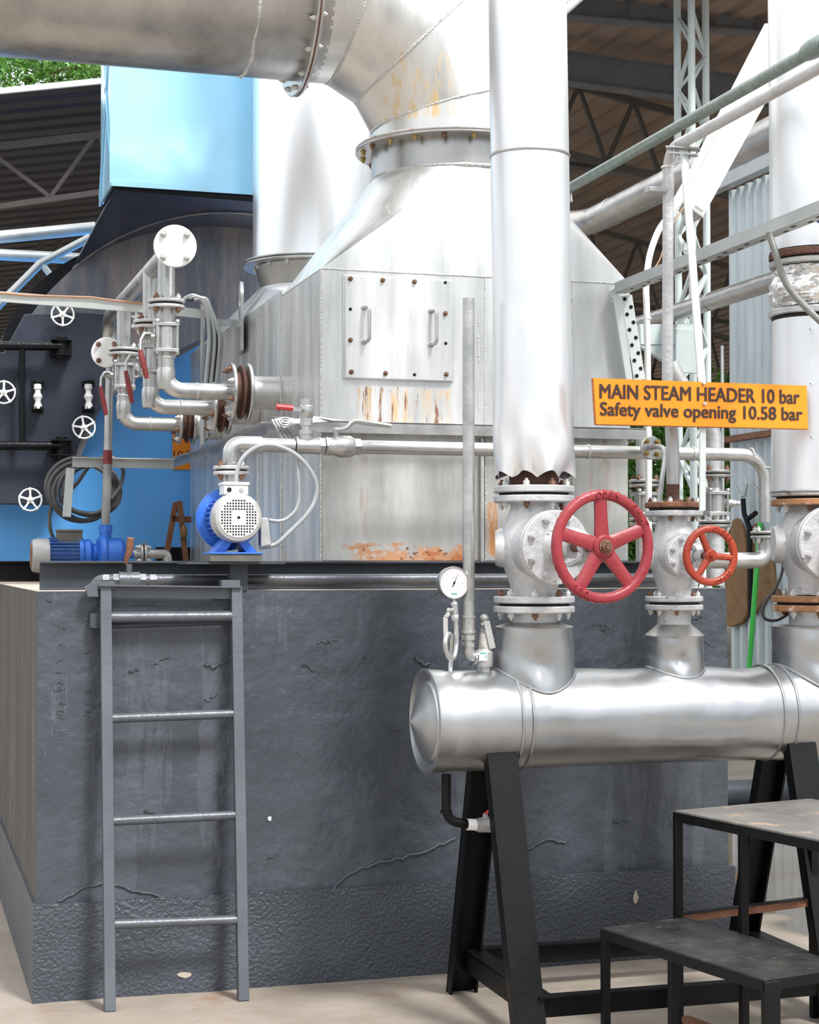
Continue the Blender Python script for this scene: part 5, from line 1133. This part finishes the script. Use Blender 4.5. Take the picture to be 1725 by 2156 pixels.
# drain under the header
t = thing('drain_elbow', 'black drain elbow with small brass valve under the left end of header', 'pipe', PY(941, 1740, YH))
b = MB(); b.tube(fillet([PY(940, 1630, YH), PY(940, 1728, YH), PY(1003, 1738, YH)], .05, 8), .0165, n=18); b.cyl(PY(940, 1706, YH), PY(940, 1712, YH), .021); b.build('elbow', 'black_steel', t)
MB().tube([PY(984, 1736, YH), PY(992, 1736, YH), PY(1006, 1737, YH)], .020, n=16).build('tape', 'tape_white', t)
b = MB(); b.lathe(PY(1002, 1737, YH), (1, 0, 0), [(0, .022), (.02, .022), (.022, .027), (.05, .027), (.052, .022), (.075, .022)], 8); b.cyl(PY(1022, 1725, YH), PY(1022, 1713, YH), .009); b.cyl(PY(1008, 1737, YH-.0), PY(1040, 1738, YH), .025); b.build('valve_body', 'aluminium_motor', t)
b = MB(); b.bar(PY(1022, 1713, YH-.01), PY(1033, 1704, YH-.02), .016, .008); b.build('lever', 'red_plastic', t)

# ------------------------------------------------------------------ header stands
def stand(x, label):
    t = thing('header_stand', label, 'stand', (x, YH, 0), 'black A-frame stands under the header')
    def chan(a, b_, w_, d_, up, name='leg'):
        a = V(a); b_ = V(b_); m = MB(); dd = (b_-a).normalized(); u = V(up); s_ = dd.cross(u).normalized()
        m.bar(a, b_, w_, .008, up); m.bar(a-s_*(w_/2-.004)+u*d_/2, b_-s_*(w_/2-.004)+u*d_/2, .008, d_, up); m.bar(a+s_*(w_/2-.004)+u*d_/2, b_+s_*(w_/2-.004)+u*d_/2, .008, d_, up); return m.build(name, 'black_steel', t)
    ft = (x-.02, YH-.135, ZH-.09); fb_ = (x+.01, YH-.35, 0); bt = (x+.0, YH+.115, ZH-.11); bb = (x+.035, YH+.49, 0)
    chan(ft, fb_, .108, .05, (0, 1, .2)); chan(bt, bb, .108, .05, (0, -1, .2))
    MB().angle((x+.03, YH+.455, .165), (x+.03, YH-.30, .165), .07, .075, .006, side=-1).build('foot_rail', 'black_steel', t)
    MB().prism([(x+.035, YH-.14, ZH-.12), (x+.035, YH+.13, ZH-.12), (x+.035, YH+.10, ZH-.19), (x+.035, YH-.16, ZH-.19)], (-.008, 0, 0)).build('saddle_plate', 'black_steel', t)
    return t
xs1 = PY(1070, 1600, YH-.14).x; stand(xs1, 'left black A-frame stand under the header beside the drain elbow')
xs2 = PY(1700, 1570, YH-.14).x; stand(xs2, 'right black A-frame stand under the header behind the step platform')
for y_, lab in ((YH+.44, 'rear black cross rail on the floor joining the two header stands'), (YH-.29, 'front black cross rail joining the two header stands')):
    tag(MB().angle((xs1+.04, y_, .17), (xs2-.06, y_, .17), .045, .075, .006, side=1).build('cross_rail', 'black_steel'), lab, 'rail')

# ------------------------------------------------------------------ step platform
Z1, Z2 = .42, .765
A = PZ(1268, 1957, Z1); B = PZ(1432, 1932, Z1); Cc = PZ(1722, 2042, Z1); D = PZ(1608, 2066, Z1)
A2 = PZ(1421, 1710, Z2); eD = (D-A).normalized(); eB = (B-A); eB = (eB-eD*eB.dot(eD)).normalized()
if eB.x < 0: eB = -eB
t = thing('step_platform', 'black angle iron step platform with two worn steel treads at lower right', 'step platform', (A.x, A.y, 0)); SP = t
D2 = A2+eD*((D-A).length*1.02); B2 = A2+eB*.60; C2 = D2+eB*.60
wB = (B-A).length
B = A+eB*wB; D = A+eD*(D-A).length; Cc = D+eB*wB
def plate(pts, z, m): MB().prism([V((p.x, p.y, z)) for p in pts], (0, 0, .006)).build('tread', m, t)
plate((A, B, Cc, D), Z1, 'plate_dark'); plate((A2, B2, C2, D2), Z2, 'plate_dirty')
def rail(p, q, z, h=.03, m='black_steel', name='rail'): MB().bar(V((p.x, p.y, z-h/2)), V((q.x, q.y, z-h/2)), .005 if h > .02 else .03, h).build(name, m, t)
for p, q in ((A, B), (B, Cc), (Cc, D), (D, A)): rail(p, q, Z1)
for p, q in ((A2, B2), (B2, C2), (C2, D2), (D2, A2)): rail(p, q, Z2)
def leg(p, z1_, z0_=0): MB().bar(V((p.x, p.y, z0_)), V((p.x, p.y, z1_)), .026, .026, (0, 1, 0)).build('leg', 'black_steel', t, mod=.002)
for p in (A, D, A.lerp(D, .45)): leg(p+eB*.013, Z1-.001)
for p in (A2, D2, A2.lerp(D2, .42), B2, C2): leg(p+eB*.013, Z2-.001)
leg(D+eB*.04, Z1-.001)
rail(A2, D2, Z1+.003); rail(A2, B2, Z1-.0, .028, 'rusty'); MB().bar(V((A2.x, A2.y, Z1+.002)), V((B2.x, B2.y, Z1+.002)), .03, .004).build('rail', 'black_steel', t)
rail(A.lerp(D, .3)-eB*0, D+eB*.6, .05, .02, 'rusty'); rail(D, D+eB*.6, .05, .03, 'rusty')
rail(B, Cc, .10, .02, 'rusty')

# ================================================================== SIGN
t = thing('steam_header_sign', 'orange sign board lettered main steam header above the small globe valve', 'sign', PY(1475, 850, -.96)); YS = -.975
c00 = PY(1256, 893, YS); c10 = PY(1702, 903, YS); c01 = PY(1250, 796, YS); c11 = PY(1699, 812, YS)
zb_, zt2 = (c00.z+c10.z)/2, (c01.z+c11.z)/2
pan = [V((c00.x, YS, c00.z)), V((c10.x, YS, c10.z)), V((c11.x, YS, c11.z)), V((c01.x, YS, c01.z))]
MB().prism(pan, (0, .012, 0)).build('panel', 'sign_orange', t)
MB().prism([p+V((-.001 if i in (0, 3) else .001, .002, -.002 if i < 2 else 0)) for i, p in enumerate(pan)], (0, .016, 0)).build('backing', 'sign_edge', t)
ex = (PY(1690, 845, YS)-PY(1262, 838, YS)); ex.y = 0
def line(txt, xl, xr_, yb_l, yb_r, hpx, bold=.0007):
    a_ = PY(xl, yb_l, YS); b_ = PY(xr_, yb_r, YS); h = (PY(xl, yb_l-hpx, YS)-a_).z
    text_on(t, txt, a_+V((0, -.001, 0)), b_-a_, V((0, 0, 1)) , (b_-a_).length, h, 'ink', .0012, 'lettering', bold)
line('MAIN STEAM HEADER 10 bar', 1263, 1683, 838, 850, 31, .0015); line('Safety valve opening 10.58 bar', 1264, 1689, 874, 885, 29, .0015)
for px, py in ((1482, 807), (1484, 850)): bolt(t, PY(px, py, YS-.001), (0, -1, 0), .006, 'bolt_silver', stub=0)
t = thing('sign_post', 'slanting pale flat bar behind the orange sign clamped to the white pipe', 'post', PY(1480, 1060, -.95))
MB().bar(PY(1440, 318, -.90), PY(1480, 830, -.955), .008, .028, (1, 0, 0)).build('bar', 'galvanised_light', t); MB().bar(PY(1480, 830, -.955), PY(1479, 1075, -.955), .008, .022, (1, 0, 0)).build('bar', 'galvanised_light', t)
zc_ = PY(1430, 312, -.85).z
MB().bar(PY(1403, 311, -.86), PY(1474, 315, -.92), .05, .005).build('clamp_plate', 'silver_pipe', t); MB().bar(PY(1412, 323, -.86), PY(1468, 327, -.92), .04, .005).build('clamp_plate', 'silver_pipe', t)
for px in (1420, 1452): MB().cyl(PY(px, 300, -.88), PY(px, 335, -.88), .004, n=8).build('u_bolt', 'silver_pipe', t)

# ------------------------------------------------------------------ white vertical pipe with run towards the viewer
t = thing('white_riser', 'white pipe rising from the small globe valve and bending toward the viewer', 'pipe', (X2v, YH, 1.83))
pt = PY(1408, 322, YH); pt2 = PY(1414, 900, YH)
MB().tube([V((X2v-.003, YH, 1.81)), PY(1417, 960, YH), pt2], .024, n=20).build('lower_pipe', 'silver_pipe', t)
MB().cyl(PY(1417, 1058, YH), PY(1417, 1020, YH), .0245).build('rust_stain_sleeve', 'rust_dark', t)
MB().tube(fillet([pt2+V((0, 0, -.01)), PY(1406, 800, YH), V((pt.x, YH, pt.z+.01)), V((pt.x+.0, -3.6, pt.z+.03))], .075, 10), .0205, n=20).build('pipe', 'silver_valve', t)
MB().torus(PY(1406, 352, YH), (0, 0, 1), .0205, .004, 24, 6).build('weld_seam', 'white_paint', t)
t = thing('green_pipe', 'green grey weathered pipe slanting up to the right behind the white one', 'pipe', PX(1205, 395, 2.42))
pa = PX(1196, 398, 2.42); pb = PX(1700, 113, 2.42); MB().cyl(pa, V((2.42, -3.6, pb.z+.01)), .0225).build('pipe', 'green_pipe', t)
e_ = PX(1700, 110, 2.42); MB().lathe(e_, (0, -1, 0), [(0, .03), (.03, .034), (.10, .034), (.11, .028)], 24).build('socket', 'green_pipe', t)
MB().cyl(PX(1199, 398, 2.42), PX(1202, 425, 2.42), .010).build('drip_end', 'silver_pipe', t)

# ------------------------------------------------------------------ angle tray to the right, perforated post
t = thing('overhead_tray', 'perforated galvanised angle tray slanting from the casing corner to the right edge', 'cable tray', PX(1300, 615, 2.45))
pa = PX(1296, 606, 2.45); pb = PX(1725, 430, 2.45)
zt3 = (pa.z+pb.z)/2
b = MB(); b.bar((2.45, pa.y, pa.z), (2.45, -3.4, pb.z), .006, .045); b.bar((2.475, pa.y, pa.z-.022), (2.475, -3.4, pb.z-.022), .05, .005); b.build('angle_bar', 'galvanised', t)
hb = MB()
for k in range(26):
    y = pa.y-.12-k*.085; z = pa.z+(pb.z-pa.z)*(pa.y-y)/(pa.y+3.4)-.0246; hb.box((2.462+(k % 2)*.018, y, z-.001), (2.470+(k % 2)*.018, y-.03, z))
hb.build('slots', 'hole_dark', t)
MB().angle(V((2.45, pa.y, pa.z-.0))+V((.0, -.01, .0)), PX(1284, 624, 2.45)+V((-.03, .0, 0)), .03, .03, .004).build('bracket', 'galvanised', t)
t = thing('perforated_post', 'leaning perforated steel strip beside the right edge of the casing', 'post', PY(1350, 795, .30))
pa = PY(1319, 622, .28); pb = PY(1347, 800, .28); b = MB(); b.bar(pa, pb, .006, .052, (1, 0, 0)); b.build('strip', 'galvanised_light', t)
b = MB(); b.bar(pa+V((-.045, .005, 0)), pb+V((-.045, .005, 0)), .006, .03, (1, 0, 0)); b.build('flange', 'galvanised_light', t)
hb = MB()
for k in range(11):
    c_ = pa.lerp(pb, (k+.5)/11)+V(((.012 if k % 2 else -.012), -.0045, 0)); hb.lathe(c_, (0, -1, 0), [(0, .0085), (.001, .0085)], 12)
hb.build('slots', 'hole_dark', t)

# ------------------------------------------------------------------ upright branches behind: flanges + ball valves
def branch(px, Y, ys, lab, top=None, R=.075):
    z = lambda y: PY(px, y, Y).z; x = PY(px, 1000, Y).x; t = thing('relief_branch', lab, 'pipe assembly', (x, Y, 1.5), 'upright valve branches behind the small globe valve')
    y0, yf, yv, yg, yb_ = ys
    pth = [V((x, Y, z(yf)))]+[V((x, Y, z(y0)))]
    if top: pth += top
    MB().tube(fillet(pth, .16, 10), .037, n=24).build('upper_pipe', 'silver_paint', t)
    flange_pair(t, (x, Y, z(yf)), (0, 0, 1), R, .014, 'silver_pipe', nb=4, rb=.011, bm='rust_bolt', ph=.7)
    ball_valve_3pc(t, (x, Y, z(yv)), .046, .13, 'silver_pipe', (1, -.3, 0), False)
    flange_pair(t, (x, Y, z(yg)), (0, 0, 1), R, .014, 'silver_pipe', nb=4, rb=.011, ph=.7)
    MB().cyl((x, Y, z(yg)), (x, Y, 1.502), .040).build('lower_pipe', 'silver_valve', t); MB().cyl((x, Y, z(yf)), (x, Y, z(yg)), .032).build('core_pipe', 'silver_pipe', t)
xb = PY(1505, 900, .62); branch(1505, .62, (905, 998, 1060, 1103, 1175), 'right upright branch with ball valve between the white pipe and corrugated wall', [V((xb.x-.10, .62, PY(1490, 860, .62).z)), V((xb.x-.22, .62, PY(1490, 770, .62).z))])
branch(1357, .66, (905, 1018, 1062, 1098, 1175), 'left upright branch with ball valve just right of the casing behind red wheel', None, .07)
t = thing('instrument_pipe', 'thin silver pipe with round bolted flange and hooked tube on the feed pipe', 'pipe', PY(1372, 943, .0))
c_ = PY(1371, 943, .02); f = MB().disc(c_, (.12, -1, 0), .049, .014, 44).build('flange', 'silver_pipe', t); bolts(f, c_+V((0, -.01, 0)), (.12, -1, 0), .036, 4, .009, 'bolt_brass', .75)
MB().tube(crom([PY(1372, 943, .0), PY(1385, 940, -.06), PY(1397, 945, -.10), PY(1400, 965, -.11), PY(1394, 1010, -.12), PY(1388, 1062, -.12)]), .0105, n=12).build('hooked_tube', 'silver_pipe', t)
t = thing('bent_pipe', 'white small pipe bending left to right up behind the tray to the lamp', 'pipe', PY(1366, 1060, .5))
MB().tube(crom([PY(x, y, .5) for x, y in ((1366, 1242), (1366, 1075), (1366, 1000), (1365, 900), (1364, 760), (1362, 650), (1361, 600), (1368, 540), (1385, 490), (1403, 462), (1425, 432))]), .0145, n=14).build('pipe', 'white_paint', t)
for py in (672, 640+30): MB().torus(PY(1364, py, .5), (0, 0, 1), .0145, .003, 20, 6).build('coupling', 'white_paint', t)
tag(MB().tube(crom([PY(x, y, .45) for x, y in ((1440, 436), (1418, 470), (1405, 490), (1398, 520), (1388, 550), (1373, 570))]), .003, n=6).build('wire', 'copper_wire'), 'thin copper coloured wire hanging from the lamp end', 'wire')
# lamp batten with its conduit
t = thing('batten_lamp', 'long white fluorescent batten lamp slanting behind the two pipes', 'lamp', PY(1450, 440, 1.4))
la, lb2 = PY(1447, 442, 1.4), PY(1668, 40, 1.4); dr = (lb2-la).normalized()
MB().bar(la, lb2, .10, .155, (1, 0, .2)).build('housing', 'white_enamel', t, mod=.004)
MB().bar(la+V((.04, -.055, -.0)), lb2+V((.04, -.055, 0)), .012, .05, (1, 0, .2)).build('tube_cover', 'white_enamel', t)
MB().bar(la+V((-.02, -.058, 0)), lb2+V((-.02, -.058, 0)), .012, .03, (1, 0, .2)).build('ballast_cover', 'white_enamel', t)
MB().bar(la-dr*.008, la+dr*.002, .11, .16, (1, 0, .2)).build('end_cap', 'aluminium_motor', t)
tag(MB().cyl(PY(1405, 470, 1.3), PY(1618, 55, 1.3), .022).build('conduit', 'white_paint'), 'grey white conduit running along the left side of the lamp', 'conduit')
o = MB().box(PY(1369, 391, YH-.02), PY(1396, 411, YH+.03)).build('junction_box', 'aluminium_motor', mod=.004); tag(o, 'small cream junction box left of the white vertical pipe', 'junction box')
# big background pipes
t = thing('insulated_pipe', 'large grey insulated pipe slanting up to the right under the roof', 'pipe', PX(1300, 440, 5.0))
g = PX(1395, 393, 5.0); y0 = PX(1238, 450, 5.0).y
MB().tube(fillet([V((3.9, y0+.1, g.z)), V((5.0, y0+.1, g.z)), V((5.0, -3, g.z))], .26, 12), .108, n=40).build('cladding', 'aluminium_old', t)
for k in range(9):
    MB().torus((5.0, y0-.5-k*1.1, g.z), (0, 1, 0), .109, .003, 36, 6).build('seam_ring', 'aluminium_old', t)
t = thing('insulated_pipe', 'thinner grey insulated pipe lower down ending behind the foil joint', 'pipe', PX(1400, 665, 5.4))
g = PX(1498, 634, 5.4); y0 = PX(1335, 690, 5.4).y; y1 = PX(1622, 600, 5.4).y
MB().cyl((5.4, y0+2, g.z), (5.4, y1-2, g.z), .068, n=36).build('cladding', 'aluminium_old', t)
MB().torus((5.4, PX(1497, 634, 5.4).y, g.z), (0, 1, 0), .069, .003, 30, 6).build('seam_ring', 'aluminium_old', t)
# lattice column
t = thing('lattice_column', 'tall pale lattice column of three tubes with zigzag lacing', 'column', PY(1458, 1180, 7.8))
def cpx(px, Y): return PY(px, 600, Y).x
ch = [V((cpx(1429, 7.9), 7.9, 0)), V((cpx(1459, 7.6), 7.6, 0)), V((cpx(1489, 7.9), 7.9, 0))]
for c_ in ch: MB().cyl(c_, c_+V((0, 0, 6.9)), .034, n=18).build('chord', 'tower_paint', t)
for i, j in ((0, 1), (1, 2), (0, 2)):
    z = .2; k = 0
    while z < 6.5:
        a_, b_ = (ch[i], ch[j]) if k % 2 else (ch[j], ch[i]); MB().bar(a_+V((0, 0, z)), b_+V((0, 0, z+.34)), .03, .03).build('lacing_bar', 'tower_paint', t); z += .34; k += 1
t = thing('gusset_bracket', 'pale steel bracket with diagonal brace beside the lattice column above the sign', 'bracket', PY(1430, 780, 6))
MB().bar(PY(1345, 705, 6), PY(1458, 705, 6), .08, .16).build('beam', 'tower_paint', t); MB().bar(PY(1350, 712, 6), PY(1445, 770, 6), .06, .14).build('brace', 'tower_paint', t); MB().bar(PY(1446, 695, 5.95), PY(1446, 785, 5.95), .04, .2, (1, 0, 0)).build('end_plate', 'tower_paint', t)
tag(MB().cyl(V((PY(1522, 985, 1.8).x, 1.8, 0)), PY(1521, 728, 1.8), .0085, n=12).build('steel_conduit', 'galvanised'), 'thin upright steel conduit in front of the corrugated wall edge', 'conduit')
tag(MB().tube([PY(x, y, -1.1) for x, y in ((1690, 440), (1725, 462), (1760, 480))], .012, n=10).build('hose', 'navy'), 'dark blue hose end at the right edge under the tray', 'hose')
P_ = crom([PY(x, y, -1.15) for x, y in ((1619, 488), (1632, 530), (1650, 585), (1672, 620), (1700, 650), (1735, 684))], 26)
tag(MB().tube(P_, .0125, n=14, rf=lambda i, m: .0125 if i % 2 else .0108).build('flexible_conduit', 'conduit', sharp=15), 'ribbed grey flexible conduit curving over the foil wrapped joint', 'conduit')
# things hanging on the wall
XW = 6.49
def wallpoly(pts, name, m, lab, cat, d=.03):
    b = MB(); b.prism([PX(x, y, XW) for x, y in pts], (-d, 0, 0)); return tag(b.build(name, m, mod=.01), lab, cat)
wallpoly([(1548, 1096), (1556, 1090), (1566, 1100), (1574, 1130), (1580, 1180), (1580, 1290), (1570, 1312), (1545, 1320), (1527, 1316), (1529, 1250), (1536, 1190), (1541, 1130)], 'jute_bag', 'jute', 'long brown jute pad hanging on the corrugated wall left of the green pole', 'bag')
wallpoly([(1584, 1110), (1600, 1100), (1620, 1140), (1634, 1200), (1640, 1240), (1620, 1262), (1600, 1285), (1590, 1300), (1586, 1260), (1582, 1180)], 'jute_bag', 'jute', 'brown jute pad hanging right of the green pole under the feed pipe elbow', 'bag')
t = thing('wall_hook', 'black straps and wire hooks above the jute pads', 'hook', PX(1570, 1100, XW-.06))
for pts, m_ in ((((1550, 1025), (1562, 1045), (1570, 1042), (1573, 1020), (1570, 1005)), 'galvanised'), (((1584, 1018), (1600, 1036)), 'galvanised'), (((1565, 1050), (1567, 1080), (1578, 1110), (1580, 1200), (1581, 1300)), 'black_trim'), (((1576, 1092), (1592, 1080)), 'black_trim')):
    MB().tube([PX(x, y, XW-.06) for x, y in pts], .012 if m_ == 'galvanised' else .022, n=8).build('strap' if m_ == 'black_trim' else 'wire_hook', m_, t)
t = thing('green_pole', 'bright green pole leaning upright on the corrugated wall', 'pole', PX(1577, 1400, XW-.15))
MB().cyl(PX(1562, 1618, XW-.25), PX(1604, 1062, XW-.1), .022).build('shaft', 'green_plastic', t)
tag(MB().tube(crom([PY(x, y, -.63) for x, y in ((1650, 1130), (1648, 1200), (1632, 1240), (1615, 1262), (1605, 1285), (1612, 1303), (1635, 1306), (1658, 1294), (1668, 1285))]), .006, n=8).build('cable', 'cable_dark'), 'dark cable loop behind the right edge globe valve', 'cable')
# pipe lying on the floor beyond
o = tag(MB().cyl(PZ(1500, 1672, .09), V((PZ(1500, 1672, .09).x+1.6, PZ(1500, 1672, .09).y, .09)), .085, n=28).build('floor_pipe', 'grey_steel_dark'), 'grey pipe lying on the floor beyond the plinth right corner', 'pipe')

t = thing('roof_strut', 'pale tubular strut at the very top just right of the tall clad riser', 'strut', PY(1200, 20, 5))
MB().cyl(PY(1150, 58, 5), PY(1250, -30, 5), .03, n=12).build('tube', 'galvanised_light', t); MB().cyl(PY(1180, -10, 5), PY(1206, 14, 5), .018, n=10).build('web', 'galvanised_light', t)
